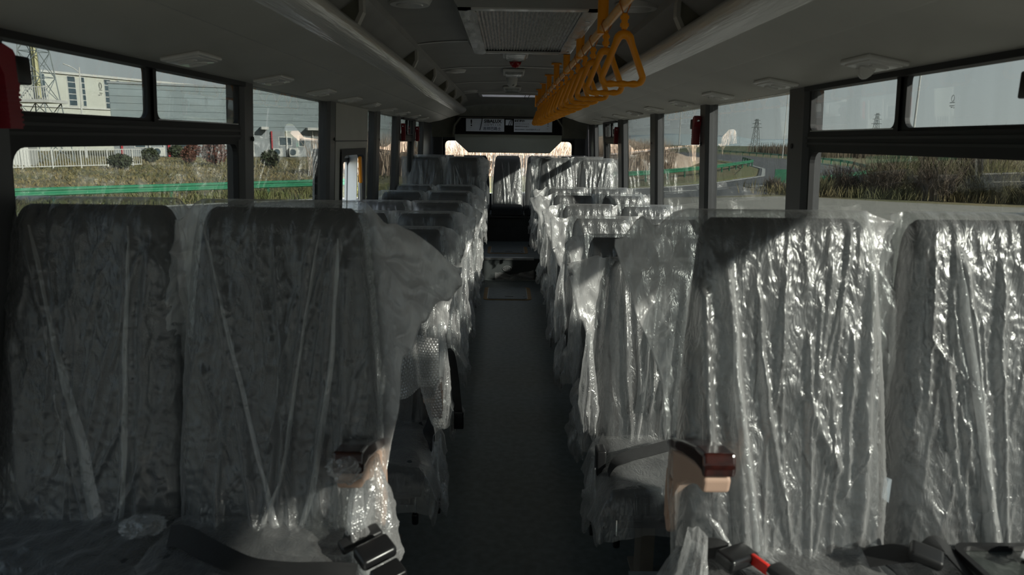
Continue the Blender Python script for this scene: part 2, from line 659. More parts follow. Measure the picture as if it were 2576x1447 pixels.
# ceiling: shallow arch
prof = [(-1.12, 2.06), (-0.95, 2.16), (-0.72, 2.225), (-0.5, 2.255), (-0.38, 2.263), (0, 2.272), (0.34, 2.265),
        (0.5, 2.255), (0.72, 2.225), (0.95, 2.16), (1.12, 2.06)]


def zceil(x):
    return float(np.interp(x, [p[0] for p in prof], [p[1] for p in prof]))


poly = prof + [(x, z + 0.05) for (x, z) in prof[::-1]]
m = MB()
n = len(prof)
ys = [Y0, 9.50, 9.95, 10.25, 10.42]
dz = [0, 0, 0, -0.03, -0.10]
A = np.array([[(x, yy, z + d * (1 if abs(x) < 1.3 else 0)) for (x, z) in prof] for yy, d in zip(ys, dz)])
B = np.array([[(x, yy, z + 0.06) for (x, z) in prof] for yy in ys])
m.grid(A)
m.grid(B)
m.f = [f_ for f_ in m.f if not (abs(sum(m.v[q][0] for q in f_) / 4 + 0.02) < 0.30 and 9.6 < sum(m.v[q][1] for q in f_) / 4 < 9.85)]
for arr_i in (0, n - 1):
    m.add([A[0][arr_i], A[-1][arr_i], B[-1][arr_i], B[0][arr_i]], [(0, 1, 2, 3)])
for e in (0, -1):
    vs = list(A[e]) + list(B[e][::-1])
    m.add(vs, [tuple(range(len(vs)))])
ceil = struct(m.build('ceiling', 'ceiling'), 'grey arched bus ceiling')
for yy in (1.4, 2.97, 4.54, 6.11, 7.66, 9.25):
    m = MB()
    pts = [(x, yy, zceil(x) - 0.004) for x in np.linspace(-0.62, 0.62, 15)]
    A = np.array([[(p[0], p[1] - 0.014, p[2]) for p in pts], [(p[0], p[1], p[2] - 0.006) for p in pts],
                  [(p[0], p[1] + 0.014, p[2]) for p in pts]])
    m.grid(A).build('joint_strip', 'vent_white', ceil)

# side walls ---------------------------------------------------------------
L_PILL = [(1.42, 1.63), (3.03, 3.17), (4.50, 4.66), (6.10, 6.30), (7.34, 7.50), (8.56, 8.72), (9.56, 10.5)]
R_PILL = [(1.42, 1.60), (2.88, 3.07), (4.31, 4.465), (5.78, 6.01), (7.48, 7.75), (8.83, 8.95), (9.90, 10.5)]
for sx, nm in ((-1, 'left'), (1, 'right')):
    m = MB()
    a = [(sx * wx(0), Y0, -0.05), (sx * wx(ZS), Y0, ZS), (sx * 1.28, Y0, ZS), (sx * 1.28, Y0, -0.05)]
    b = [(p[0], Y1, p[2]) for p in a]
    m.hexa(a, b)
    struct(m.build('wall_' + nm, 'panel', smooth=False), 'plain side wall panel below the windows')
    m = MB()
    a = [(sx * wx(ZT), Y0, ZT), (sx * 1.10, Y0, 2.12), (sx * 1.25, Y0, 2.12), (sx * 1.25, Y0, ZT)]
    m.hexa(a, [(p[0], Y1, p[2]) for p in a])
    struct(m.build('wall_upper_' + nm, 'panel', smooth=False), 'upper side wall behind the luggage rack')
    MB().hexa([(sx * (wx(ZS) - 0.03), Y0, ZS), (sx * wx(ZS), Y0, ZS + 0.03), (sx * 1.26, Y0, ZS + 0.03),
               (sx * 1.26, Y0, ZS)],
              [(sx * (wx(ZS) - 0.03), Y1, ZS), (sx * wx(ZS), Y1, ZS + 0.03), (sx * 1.26, Y1, ZS + 0.03),
               (sx * 1.26, Y1, ZS)])
ti = 1
for sx, P in ((-1, L_PILL), (1, R_PILL)):
    for k, (a, b) in enumerate(P):
        m = MB()
        zb, zt = ZS, ZT + 0.02
        inn = 0.020
        last = b > 10
        ch = 0.02
        for z in (zb, zt):
            pass

        def ring(z):
            xi, xo = wx(z) - inn, wx(z) + 0.05
            return [(sx * xo, a, z), (sx * (xi + ch), a, z), (sx * xi, a + ch, z), (sx * xi, b - ch, z),
                    (sx * (xi + ch), b, z), (sx * xo, b, z)]
        m.hexa(ring(zb), ring(zt))
        p = struct(m.build('trim_%d' % ti, 'pillar', smooth=False), 'dark grey window pillar')
        if not last:
            for zz in (1.66, 1.02):
                MB().disc((sx * (wx(zz) - inn - 0.003), (a + b) / 2 + 0.03, zz), 0.011, 0.004, 12, 'x').build(
                    'plug', 'rubber', p)
        ti += 1


# windows ------------------------------------------------------------------
def wquad(sx, y0, y1, z0, z1, x_off):
    return [(sx * (wx(z0) + x_off), y0, z0), (sx * (wx(z0) + x_off), y1, z0), (sx * (wx(z1) + x_off), y1, z1),
            (sx * (wx(z1) + x_off), y0, z1)]


def slab(m, sx, y0, y1, z0, z1, xa, xb):
    return m.hexa(wquad(sx, y0, y1, z0, z1, xa), wquad(sx, y0, y1, z0, z1, xb))


def round_frame(m, sx, y0, y1, z0, z1, w, r, xa, xb, n=5):
    """rectangular ring with rounded inner corners"""
    inner = rrect((y0 + y1) / 2, (z0 + z1) / 2, (y1 - y0) - 2 * w, (z1 - z0) - 2 * w, r, n)
    outer = []
    cy, cz = (y0 + y1) / 2, (z0 + z1) / 2
    k = 0
    for (sy, sz) in ((1, 1), (-1, 1), (-1, -1), (1, -1)):
        for i in range(n + 1):
            outer.append((cy + sy * (y1 - y0) / 2, cz + sz * (z1 - z0) / 2))
    N = len(inner)
    for xo in (xa, xb):
        vs = [(sx * (wx(p[1]) + xo), p[0], p[1]) for p in inner + outer]
        m.add(vs, [(i, (i + 1) % N, N + (i + 1) % N, N + i) for i in range(N)])
    vs = [(sx * (wx(p[1]) + xo), p[0], p[1]) for xo in (xa, xb) for p in inner]
    m.add(vs, [(i, (i + 1) % N, N + (i + 1) % N, N + i) for i in range(N)])
    return m


wi = 1


def window(sx, y0, y1, split=False, glass='glass_tint', label='', div=None):
    global wi
    w = empty('window_%d' % wi, (0, 0, 0))
    wi += 1
    struct(w, label)
    z0, z1 = ZS, ZT
    if not split:
        slab(MB(), sx, y0 - 0.05, y1 + 0.05, z0, z1, 0.020, 0.025).build('pane', glass, w, smooth=False)
    else:
        zb0, zb1 = 1.645, 1.722
        slab(MB(), sx, y0, y1, z0, zb0 + 0.01, 0.020, 0.025).build('lower_pane', glass, w, smooth=False)
        m = MB()
        round_frame(m, sx, y0 - 0.01, y1 + 0.01, z0, zb0 + 0.015, 0.022, 0.045, 0.0, 0.02)
        m.build('lower_frame', 'rubber', w, smooth=False)
        m = MB()
        slab(m, sx, y0 - 0.01, y1 + 0.01, zb0 + 0.012, zb1 - 0.01, -0.006, 0.02)
        m.build('middle_rail', 'rubber', w, smooth=False)
        for k, zz in enumerate((zb0 + 0.022, zb0 + 0.044)):
            slab(MB(), sx, y0 - 0.01, y1 + 0.01, zz, zz + 0.008, -0.011, -0.006).build('rail_lip', 'dark_trim', w,
                                                                                     smooth=False)
        m = MB()
        round_frame(m, sx, y0 - 0.01, div, zb1 - 0.022, z1 + 0.02, 0.022, 0.03, 0.004, 0.02)
        m.build('slider_frame', 'rubber', w, smooth=False)
        slab(MB(), sx, y0, div - 0.01, zb1 - 0.01, z1, 0.010, 0.014).build('slider_pane', glass, w, smooth=False)
        m = MB()
        round_frame(m, sx, div, y1 + 0.01, zb1 - 0.022, z1 + 0.02, 0.022, 0.025, -0.004, 0.02)
        m.build('slider_frame', 'rubber', w, smooth=False)
        slab(MB(), sx, div + 0.01, y1, zb1 - 0.01, z1, 0.004, 0.008).build('slider_pane', glass, w, smooth=False)
        slab(MB(), sx, div + 0.02, y1 - 0.02, zb1 - 0.004, zb1 - 0.001, -0.008, -0.004).build('track', 'silver', w,
                                                                                        smooth=False)
    return w


window(-1, 1.63, 3.03, True, label='split bus window with sliding upper panes, left nearest the camera', div=2.305)
window(-1, 3.17, 4.50, label='tinted fixed window ahead of the emergency door')
window(-1, 5.72, 6.10, label='narrow tinted window behind the emergency door')
window(-1, 6.30, 7.34, label='tinted fixed window, left side')
window(-1, 7.50, 8.56, True, label='split window far down the left side', div=8.1)
window(-1, 8.72, 9.56, label='tinted window by the rear left corner')
window(1, 1.60, 2.88, True, label='split bus window with sliding upper panes, right nearest the camera', div=2.225)
window(1, 3.07, 4.31, label='tinted fixed window behind the first right pillar')
window(1, 4.465, 5.78, label='tinted fixed window, right side')
window(1, 6.01, 7.48, label='tinted fixed window further down the right side')
window(1, 7.75, 8.83, True, label='split window far down the right side', div=8.35)
window(1, 8.95, 9.90, label='tinted window by the rear right corner')
window(1, -1.30, 1.42, glass='glass_tint', label='tinted driver side window beside the camera')
window(-1, -1.30, 1.42, glass='glass_tint', label='tinted entrance side window beside the camera')
# printed marks on the glass
for (sx, yy, zz, w) in ((1, 1.97, 1.785, 0.05), (-1, 2.02, 1.79, 0.03)):
    t = empty('glass_mark', (sx * (wx(zz) + 0.002), yy, zz))
    m = MB()
    m.tube([(0, 0.010 * math.cos(a), 0.016 + 0.012 * math.sin(a)) for a in np.linspace(0, 2 * PI, 12, endpoint=False)],
           0.0012, 4, closed=True)
    for k, (o, l) in enumerate(((0.0, 0.020), (-0.012, 0.020), (-0.018, 0.008))):
        m.box(-0.001, 0.001, -l * w / 0.05 * 0.9, l * w / 0.05 * 0.9, o - 0.0012, o + 0.0012)
    m.box(-0.001, 0.001, -0.018, -0.014, -0.022, -0.018)
    m.build('print', 'ink_grey', t, smooth=False)
    t.scale = (1, 0.6, 0.7)
    tag(t, 'small printed approval mark on the %s upper sliding pane' % ('right' if sx > 0 else 'left'), 'glass mark')

# rubber top liners of the side windows
for sx, nm in ((-1, 'left'), (1, 'right')):
    m = MB()
    for (a, b) in ([(1.60, 3.06), (7.7, 8.6)] if sx < 0 else [(1.60, 2.9), (7.9, 8.85)]):
        slab(m, sx, a, b, ZT - 0.016, ZT + 0.01, -0.022, 0.03)
    struct(m.build('trim_top_' + nm, 'rubber', smooth=False), 'black rubber strip above the split windows')

# emergency door in the left wall ------------------------------------------
d = empty('door_1', (0, 0, 0))
struct(d, 'pale emergency door panel with a small black-framed opening')
ya, yb = 4.66, 5.72
oy0, oy1, oz0, oz1 = 4.80, 5.58, 0.95, 1.575
xo = -0.02
m = MB()


def dquad(y0, y1, z0, z1):
    slab(m, -1, y0, y1, z0, z1, xo, xo + 0.03)


dquad(ya, oy0, ZS, ZT)
dquad(oy1, yb, ZS, ZT)
dquad(oy0, oy1, oz1, ZT)
dquad(oy0, oy1, ZS, oz0)
m.build('inner_panel', 'panel', d, smooth=False)
slab(MB(), -1, ya, yb, 1.645, 1.652, xo - 0.003, xo).build('seam', 'dark_trim', d, smooth=False)
m = MB()
round_frame(m, -1, oy0 - 0.02, oy1 + 0.02, oz0 - 0.02, oz1 + 0.02, 0.045, 0.09, xo - 0.012, xo + 0.035)
m.build('opening_frame', 'rubber', d, smooth=False)
m = MB()      # reveal behind the opening
slab(m, -1, oy0 - 0.05, oy1 + 0.05, oz1, oz1 + 0.02, 0.03, 0.16)
m.hexa([(-(wx(z) + o), y, z) for (o, y, z) in ((0.03, oy1, oz0), (0.03, oy1 + 0.02, oz0), (0.16, oy1 + 0.18, oz0), (0.16, oy1 + 0.16, oz0))],
       [(-(wx(z) + o), y, z) for (o, y, z) in ((0.03, oy1, oz1), (0.03, oy1 + 0.02, oz1), (0.16, oy1 + 0.18, oz1), (0.16, oy1 + 0.16, oz1))])
slab(m, -1, oy0 - 0.02, oy0, oz0, oz1, 0.03, 0.16)
slab(m, -1, oy0, oy1, oz0 - 0.02, oz0, 0.03, 0.16)
m.build('reveal', 'white_plastic', d, smooth=False)
m = MB()
slab(m, -1, oy0, oy1 + 0.16, 1.50, oz1, 0.125, 0.16)
m.build('outer_skin', 'white_plastic', d, smooth=False)
m = MB()
round_frame(m, -1, oy0 - 0.06, oy1 + 0.15, oz0 - 0.05, 1.515, 0.03, 0.04, 0.115, 0.135)
m.build('glass_rubber', 'rubber', d, smooth=False)
slab(MB(), -1, oy0 - 0.04, oy1 + 0.14, oz0, 1.51, 0.13, 0.135).build('pane', 'glass_clear', d, smooth=False)
h = MB().rbox((-1.150, 5.40, 1.435), (0.012, 0.018, 0.10), 0.01).build('pull_handle', 'orange', d)
MB().rbox((-1.160, 5.42, 1.27), (0.012, 0.020, 0.075), 0.008).build('latch_plate', 'silver', d)

# front end (behind the camera): windscreen
m = MB()
m.box(-1.25, 1.25, Y0 - 0.06, Y0, -0.05, 0.55)
m.box(-1.25, 1.25, Y0 - 0.06, Y0, 1.75, 2.33)
m.box(-1.25, -1.10, Y0 - 0.06, Y0, 0.55, 1.75)
m.box(1.10, 1.25, Y0 - 0.06, Y0, 0.55, 1.75)
wf = struct(m.build('wall_front', 'panel', smooth=False), 'front wall around the windscreen')
w = struct(empty('window_front'), 'windscreen behind the camera')
MB().box(-1.10, 1.10, Y0 - 0.04, Y0 - 0.035, 0.55, 1.75).build('pane', 'glass_front', w, smooth=False)

# rear end ------------------------------------------------------------------
RW = (-0.985, 0.945, 0.86, 1.675)      # rear window opening x0,x1,z0,z1
m = MB()
m.box(-1.25, 1.25, Y1, Y1 + 0.06, -0.05, RW[2])
m.box(-1.25, RW[0], Y1, Y1 + 0.06, RW[2], RW[3])
m.box(RW[1], 1.25, Y1, Y1 + 0.06, RW[2], RW[3])
m.box(-1.25, 1.25, Y1, Y1 + 0.06, RW[3], 2.33)
struct(m.build('wall_rear', 'pillar', smooth=False), 'dark rear wall around the back window')
w = struct(empty('window_rear'), 'clear wide rear window')
MB().box(RW[0] - .02, RW[1] + .02, Y1 + 0.03, Y1 + 0.035, RW[2] - .02, RW[3] + .02).build('pane', 'glass_clear', w,
                                                                                    smooth=False)
inner = rrect((RW[0] + RW[1]) / 2, (RW[2] + RW[3]) / 2, RW[1] - RW[0] - 0.07, RW[3] - RW[2] - 0.05, 0.06)
N = len(inner)
outer = []
for (sy, sz) in ((1, 1), (-1, 1), (-1, -1), (1, -1)):
    outer += [((RW[1] if sy > 0 else RW[0]), (RW[3] if sz > 0 else RW[2]))] * (N // 4)
m = MB()
for yy in (Y1 - 0.012, Y1 + 0.03):
    m.add([(p[0], yy, p[1]) for p in inner + outer],
          [(i, (i + 1) % N, N + (i + 1) % N, N + i) for i in range(N)])
m.add([(p[0], yy, p[1]) for yy in (Y1 - 0.012, Y1 + 0.03) for p in inner],
      [(i, (i + 1) % N, N + (i + 1) % N, N + i) for i in range(N)])
m.build('rubber_frame', 'rubber', w, smooth=False)
for nm, (xa, xb) in (('left', (-1.12, RW[0] - 0.004)), ('right', (RW[1] + 0.004, 1.10))):
    m = MB().box(xa, xb, Y1 - 0.035, Y1, 0.64, 1.70)
    struct(m.build('wall_rear_' + nm, 'pillar', smooth=False), 'rear corner panel beside the back window')
m = MB()
for (xa, xb) in ((-1.14, -0.80), (0.755, 1.12)):
    m.box(xa, xb, Y1 - 0.06, Y1, 1.70, 2.12)
m.box(-1.0, 1.0, Y1 - 0.10, Y1, 2.0, 2.25)
struct(m.build('wall_bulkhead', 'bracket', smooth=False), 'bulkhead panels above the back window')

# sign box above the rear window
sb = empty('rear_sign_box', (0, 10.40, 1.70))
m = MB()
rec = [(-0.80, 1.745), (0.755, 1.745), (0.745, 1.86), (0.66, 1.975), (-0.70, 1.975), (-0.79, 1.86)]
for (p, q) in zip(rec, rec[1:] + rec[:1]):
    c = (-0.02, 1.86)
    k = 0.03
    po = (p[0] + (p[0] - c[0]) * k, p[1] + (p[1] - c[1]) * k * 2)
    qo = (q[0] + (q[0] - c[0]) * k, q[1] + (q[1] - c[1]) * k * 2)
    m.hexa([(p[0], -0.06, p[1] - 1.7), (q[0], -0.06, q[1] - 1.7), (qo[0], -0.06, qo[1] - 1.7), (po[0], -0.06, po[1] - 1.7)],
           [(p[0], 0.10, p[1] - 1.7), (q[0], 0.10, q[1] - 1.7), (qo[0], 0.10, qo[1] - 1.7), (po[0], 0.10, po[1] - 1.7)])
m.build('recess_rim', 'bracket', sb, smooth=False)
MB().prism_y([(p[0], p[1] - 1.7) for p in rec], 0.11, 0.13).build('recess_back', 'rubber', sb, smooth=False)
cp = [(-0.80, 0.042), (0.745, 0.045), (0.745, -0.045), (0.575, -0.215), (-0.60, -0.215), (-0.79, -0.045)]
cpo = MB().prism_y(cp, -0.02, 0.03).build('cover_panel', 'cover_panel', sb, smooth=False)
for x in (-0.58, -0.07, 0.53):
    MB().rbox((x, -0.03, -0.185), (0.028, 0.012, 0.012), 0.008).build('catch', 'silver', cpo)
tag(sb, 'pale trapezoid cover and dark sign recess above the rear window', 'panel')


def text(body, size, loc, mat, parent, name='lettering', flip=False, sx=1.0, bold=0.0):
    cu = bpy.data.curves.new(name, 'FONT')
    cu.body = body
    cu.size = size
    cu.extrude = 0.0004
    cu.resolution_u = 2
    cu.offset = bold
    o = bpy.data.objects.new(name, cu)
    COL.objects.link(o)
    dg = bpy.context.evaluated_depsgraph_get()
    me = bpy.data.meshes.new_from_object(o.evaluated_get(dg))
    bpy.data.objects.remove(o)
    bpy.data.curves.remove(cu)
    me.materials.clear()
    me.materials.append(MATS[mat])
    e = link_mesh(name, me, parent, loc, (PI / 2, 0, 0), (sx, -1 if flip else 1, 1))
    return e


def sign(x0, x1, z0, z1, label):
    t = empty('placard', ((x0 + x1) / 2, 10.385, z0))
    MB().box(-(x1 - x0) / 2, (x1 - x0) / 2, 0, 0.004, 0, z1 - z0).build('board', 'sign_white', t, smooth=False)
    tag(t, label, 'placard', 'printed placards in the rear recess')
    return t


s1 = sign(-0.635, -0.085, 1.785, 1.965, 'pale blue placard with bold black capitals above the rear window')
tw = s1
text('SIBALUX', 0.060, (-0.015, -0.002, 0.125), 'ink', tw, sx=1.08, bold=0.0022)
text('SIBALUX', 0.060, (-0.015, -0.002, 0.118), 'ink_grey', tw, flip=True, sx=1.08)
text('吉祥巴路士', 0.052, (-0.03, -0.002, 0.022), 'ink_blue', tw, bold=0.0008)
text('!', 0.13, (-0.215, -0.002, 0.075), 'ink', tw, bold=0.003)
text('UP', 0.022, (-0.22, -0.002, 0.045), 'ink_grey', tw)
s2 = sign(0.055, 0.605, 1.785, 1.965, 'placard with four lines of small dark print, right of the other')
text('贴膜提示!', 0.034, (-0.265, -0.002, 0.142), 'ink', s2, bold=0.001)
text('请在施工后45日内', 0.026, (-0.262, -0.002, 0.102), 'ink_grey', s2)
text('请按箭头方向施工.', 0.026, (-0.262, -0.002, 0.066), 'ink', s2)
text('通过ISO9001: 2000质量体系认证', 0.026, (-0.262, -0.002, 0.024), 'ink_blue', s2)
text('!', 0.10, (0.20, -0.002, 0.08), 'ink', s2)
text('UP', 0.020, (0.195, -0.002, 0.04), 'ink_grey', s2)
t = empty('paper_card', (-0.015, 10.385, 1.875))
MB().box(-0.05, 0.05, 0, 0.003, 0, 0.08).build('card', 'sign_white', t, smooth=False)
m = MB()
m.tube([(-0.01, -0.004, 0.0), (0.01, -0.004, 0.05), (0.045, -0.004, 0.09)], 0.004, 6)
m.tube([(0.02, -0.004, 0.0), (0.035, -0.004, 0.05), (0.05, -0.004, 0.085)], 0.004, 6)
m.build('cable', 'rubber', t)
tag(t, 'small white card with black cables between the two placards', 'card')
m = MB().tube([(-0.40, 10.375, 1.985), (-0.405, 10.373, 1.93), (-0.42, 10.373, 1.86), (-0.435, 10.373, 1.80)], 0.005, 6)
o = m.build('loose_wire', 'rubber')
tag(o, 'loose black wire hanging across the first placard', 'wire')

# ================================================================== LUGGAGE RACKS
RYE = 10.28


def make_rack(sx):
    nm = 'left' if sx < 0 else 'right'
    r = empty('luggage_rack', (sx * 1.16, 0, 1.9))
    ox, oz = sx * 1.16, 1.9
    low = [(1.165, 1.888), (1.10, 1.898), (0.95, 1.925), (0.87, 1.952), (0.845, 1.964), (0.83, 1.962), (0.76, 1.986),
           (0.69, 2.008)]
    nose = [(0.69, 2.008), (0.655, 2.018), (0.625, 2.032), (0.606, 2.052), (0.601, 2.072), (0.612, 2.092), (0.64, 2.10)]
    ysamp = np.concatenate([np.linspace(Y0, RYE - 0.35, 40), RYE - 0.35 + 0.35 * np.sin(np.linspace(0.1, PI / 2, 12))])

    def sweep(P, name, mat, angle=50, closed=False):
        rows = []
        for yy in ysamp:
            k = 1.0
            if yy > RYE - 0.35:
                q = (yy - (RYE - 0.35)) / 0.35
                k = math.sqrt(max(0.02, 1 - q * q))
            rows.append([(sx * (1.165 - (1.165 - x) * k) - ox, yy, z - oz) for (x, z) in P])
        return MB().grid(np.array(rows), closed).build(name, mat, r, angle=angle)
    sweep(low, 'duct_panel', 'rack', 25)
    sweep(nose, 'nose_rail', 'rack_wrap', 60)
    sweep([(0.64, 2.10), (0.645, 2.06), (0.75, 2.045), (1.14, 2.03), (1.165, 1.90)], 'shelf', 'bracket', 30)
    # back cove between shelf and ceiling
    for yb in (0.6, 1.72, 2.84, 4.50, 5.62, 6.74, 7.86, 8.98):
        m = MB()
        pts_o = [(0.625, 2.09), (0.60, 2.14), (0.60, 2.19), (0.615, 2.232)]
        pts_i = [(0.74, 2.215), (0.70, 2.18), (0.69, 2.13), (0.70, 2.06)]
        a = [(sx * x - ox, yb, z - oz) for (x, z) in pts_o + pts_i]
        b = [(q[0], yb + 0.035, q[2]) for q in a]
        m.hexa(a, b)
        br = m.build('bracket', 'bracket', r, smooth=False)
        a = [(sx * (x - 0.004) - ox, yb - 0.006, z - oz) for (x, z) in pts_o] + [(sx * (x + 0.012) - ox, yb - 0.006, z - oz)
                                                                           for (x, z) in pts_o[::-1]]
        MB().hexa(a, [(q[0], yb + 0.045, q[2]) for q in a]).build('edge_cap', 'rack', br, smooth=False)
    tag(r, 'cream overhead luggage rack with shiny film-wrapped nose along the %s side' % nm, 'luggage rack',
        'overhead luggage racks')
    # ceiling side channel above the rack
    m = MB()
    a = [(sx * 0.60, Y0, 2.246), (sx * 0.60, Y0, 2.205), (sx * 0.72, Y0, 2.12), (sx * 0.75, Y0, 2.14), (sx * 0.68, Y0, 2.235)]
    m.hexa(a, [(p[0], RYE, p[2]) for p in a])
    struct(m.build('trim_cove_' + nm, 'ceiling', smooth=False), 'cove strip between rack and ceiling')
    return r


make_rack(-1)
make_rack(1)


# air vents on the duct panels ----------------------------------------------
def vent_meshes():
    plate = MB()
    plate.rbox((0, 0, -0.006), (0.062, 0.088, 0.007), 0.006, 3)
    plate.rbox((0, 0, -0.013), (0.050, 0.076, 0.004), 0.003, 2)
    noz = MB()
    noz.disc((0, 0, -0.020), 0.027, 0.006, 20, rt=0.031)
    noz.box(-0.024, 0.024, -0.002, 0.002, -0.024, -0.019)
    noz.box(-0.024, 0.024, 0.010, 0.013, -0.023, -0.019)
    noz.box(-0.024, 0.024, -0.013, -0.010, -0.023, -0.019)
    flap = MB()
    A = np.array([[(-0.022 * math.cos(a), q * 0.004, -0.018 - 0.030 * math.sin(a)) for a in np.linspace(0, PI, 9)] for q in
                  (-1, 1)])
    flap.grid(A)
    flap.f.append(tuple(range(9)))
    flap.f.append(tuple(range(17, 8, -1)))
    return plate.mesh('vent_plate', True, 'vent_white', 35), noz.mesh('vent_nozzle', True, 'vent_white', 35), flap.mesh(
        'vent_flap', True, 'vent_white', 35)


vp, vn, vf = vent_meshes()
ordn = ['first', 'second', 'third', 'fourth', 'fifth', 'sixth', 'seventh', 'eighth', 'ninth', 'tenth', 'eleventh',
        'twelfth', 'thirteenth', 'fourteenth', 'fifteenth', 'sixteenth', 'seventeenth', 'eighteenth', 'nineteenth']
for sx, nm, ys in ((-1, 'left', [2.30, 3.09, 3.87, 4.57, 5.26, 6.05, 6.85, 7.72, 8.5]),
                   (1, 'right', [2.15, 2.92, 3.71, 4.48, 5.30, 6.1, 6.9, 7.7, 8.5])):
    for k, yy in enumerate(ys):
        t = empty('air_vent', (sx * 1.03, yy, 1.9105))
        t.rotation_euler = (0, sx * 0.178, 0)
        link_mesh('frame', vp, t)
        for q in (-1, 1):
            link_mesh('nozzle', vn, t, (0, q * 0.038, 0))
        if sx > 0 and k == 0:
            for q in (0, 0.03):
                link_mesh('flap', vf, t, (-0.004 + q * 0.3, 0.02 + q, 0))
        tag(t, 'pale square air vent under the %s rack, %s from the camera' % (nm, ordn[k]), 'air vent',
            'air vents under the racks')

# ================================================================== CEILING FITTINGS
t = empty('ceiling_grille', (0.045, 3.86, 2.262))
m = MB()
HW, HL = 0.30, 0.77
for (a, b, c, d_) in ((-HW, HW, -HL, -HL + 0.05), (-HW, HW, HL - 0.03, HL), (-HW, -HW + 0.055, -HL, HL),
                      (HW - 0.055, HW, -HL, HL)):
    m.box(a, b, c, d_, -0.062, -0.050)
fr = m.build('frame', 'vent_white', t, smooth=False)
m = MB()
for (a, b, aa, bb) in ((-HW, -HL, HW, -HL), (HW, -HL, HW, HL), (HW, HL, -HW, HL), (-HW, HL, -HW, -HL)):
    k = 1.12
    m.add([(a, b, -0.056), (aa, bb, -0.056), (aa * k, bb * 1.05, 0.0), (a * k, b * 1.05, 0.0)], [(0, 1, 2, 3)])
m.build('skirt', 'ceiling', t, smooth=False)
m = MB()
xs = np.linspace(-HW + 0.055, HW - 0.055, 57)
A = np.array([[(x, yy, -0.048 + (0.008 if i % 2 else 0)) for i, x in enumerate(xs)] for yy in (-HL + 0.045, HL - 0.025)])
m.grid(A).build('pleated_filter', 'filter', t, smooth=False)
m = MB()
for (a, b) in ((-HW + 0.005, -HW + 0.075), (HW - 0.075, HW - 0.005)):
    ys_ = np.linspace(-HL + 0.03, HL - 0.01, 60)
    xs_ = np.linspace(a, b, 8)
    X, Yg = np.meshgrid(xs_, ys_)
    Zg = -0.066 + vnoise(X * 40, Yg * 9, 3) * 0.018
    m.grid(np.dstack([X, Yg, Zg]))
m.build('film_strip', 'film_fold', t, angle=180)
for (x, y) in ((-HW + .03, -.5), (HW - .03, -.5), (-HW + .03, .1), (HW - .03, .1), (-HW + .03, .6), (HW - .03, .6)):
    MB().disc((x, y, -0.068), 0.010, 0.006, 10).build('screw', 'chrome', t)
tag(t, 'rectangular ceiling return-air grille with pleated filter and film-wrapped edges', 'grille')


def ceiling_light(y, label, w=0.10, l=0.20):
    t = empty('ceiling_lamp', (0.01, y, 2.268))
    MB().rbox((0, 0, -0.012), (w * 1.05, l * 1.05, 0.012), 0.010, 3).build('housing', 'white_plastic', t)
    MB().rbox((0, 0, -0.032), (w * 0.85, l * 0.85, 0.016), 0.014, 4).build('lens', 'lens', t)
    tag(t, label, 'ceiling lamp', 'small lamps along the ceiling centre')


ceiling_light(5.05, 'clear rectangular ceiling lamp just behind the return-air grille', 0.085, 0.25)
ceiling_light(6.48, 'clear rectangular ceiling lamp behind the red dome', 0.09, 0.22)
ceiling_light(8.5, 'small ceiling lamp nearest the roof hatch', 0.10, 0.22)


def dome(name, loc, r, mat, label, cat, squash=1.0):
    t = empty(name, loc)
    A = []
    for i in range(9):
        a = i / 8 * PI / 2
        A.append([(r * math.cos(a) * math.cos(b), r * math.cos(a) * math.sin(b), -r * squash * math.sin(a) - 0.008) for b in
                  np.linspace(0, 2 * PI, 24, endpoint=False)])
    MB().grid(np.array(A), True).build('dome', mat, t)
    MB().disc((0, 0, -0.01), r * 1.08, 0.012, 24).build('base_ring', 'black_metal' if mat == 'red_lens' else 'white_plastic',
                                                        t)
    tag(t, label, cat)
    return t


dome('alarm_dome', (0.014, 5.62, 2.262), 0.045, 'red_lens', 'dark red alarm dome on the ceiling between two lamps',
     'alarm dome')
t = empty('camera_dome', (0.0, 7.05, 2.262))
MB().tube([(0, 0, 0), (0, 0, -0.03), (0, 0, -0.075), (0, 0, -0.095)], [0.055, 0.052, 0.044, 0.022], 20).build('body',
                                                                                              'white_plastic', t)
MB().disc((0.008, -0.042, -0.07), 0.012, 0.008, 12, 'y').build('lens', 'black_gloss', t)
tag(t, 'white security camera hanging from the ceiling centre', 'camera')
for k, (x, y, nm) in enumerate(((-0.474, 3.25, 'left of the grille'), (0.52, 3.25, 'right of the grille'),
                                (-0.50, 6.35, 'left of the middle lamps'), (-0.50, 8.9, 'left of the rear lamp'))):
    t = empty('ceiling_speaker', (x, y, zceil(x) + 0.004))
    MB().disc((0, 0, -0.022), 0.085, 0.022, 32, rt=0.098).build('cover', 'white_plastic', t)
    MB().disc((0, 0, -0.026), 0.055, 0.005, 24, rt=0.06).build('centre', 'vent_white', t)
    tag(t, 'round pale ceiling speaker %s' % nm, 'speaker', 'round ceiling speakers')
t = empty('roof_hatch', (-0.02, 9.725, 2.262))
m = MB()
for (a, b, c, d_) in ((-.40, .40, -.26, -.225), (-.40, .40, .225, .26), (-.40, -.36, -.225, .225), (.36, .40, -.225, .225)):
    m.box(a, b, c, d_, -0.018, 0.20)
m.build('frame', 'white_plastic', t, smooth=False)
MB().box(-.40, .40, -.26, .26, 0.20, 0.206).build('lid', 'skylight', t, smooth=False)
MB().tube([(0.22, -0.1, 0.0), (0.20, -0.1, -0.05), (0.23, -0.1, -0.08), (0.27, -0.1, -0.01)], 0.004, 6).build(
    'release_wire', 'black_metal', t)
tag(t, 'pale rectangular roof hatch at the back of the ceiling', 'roof hatch')

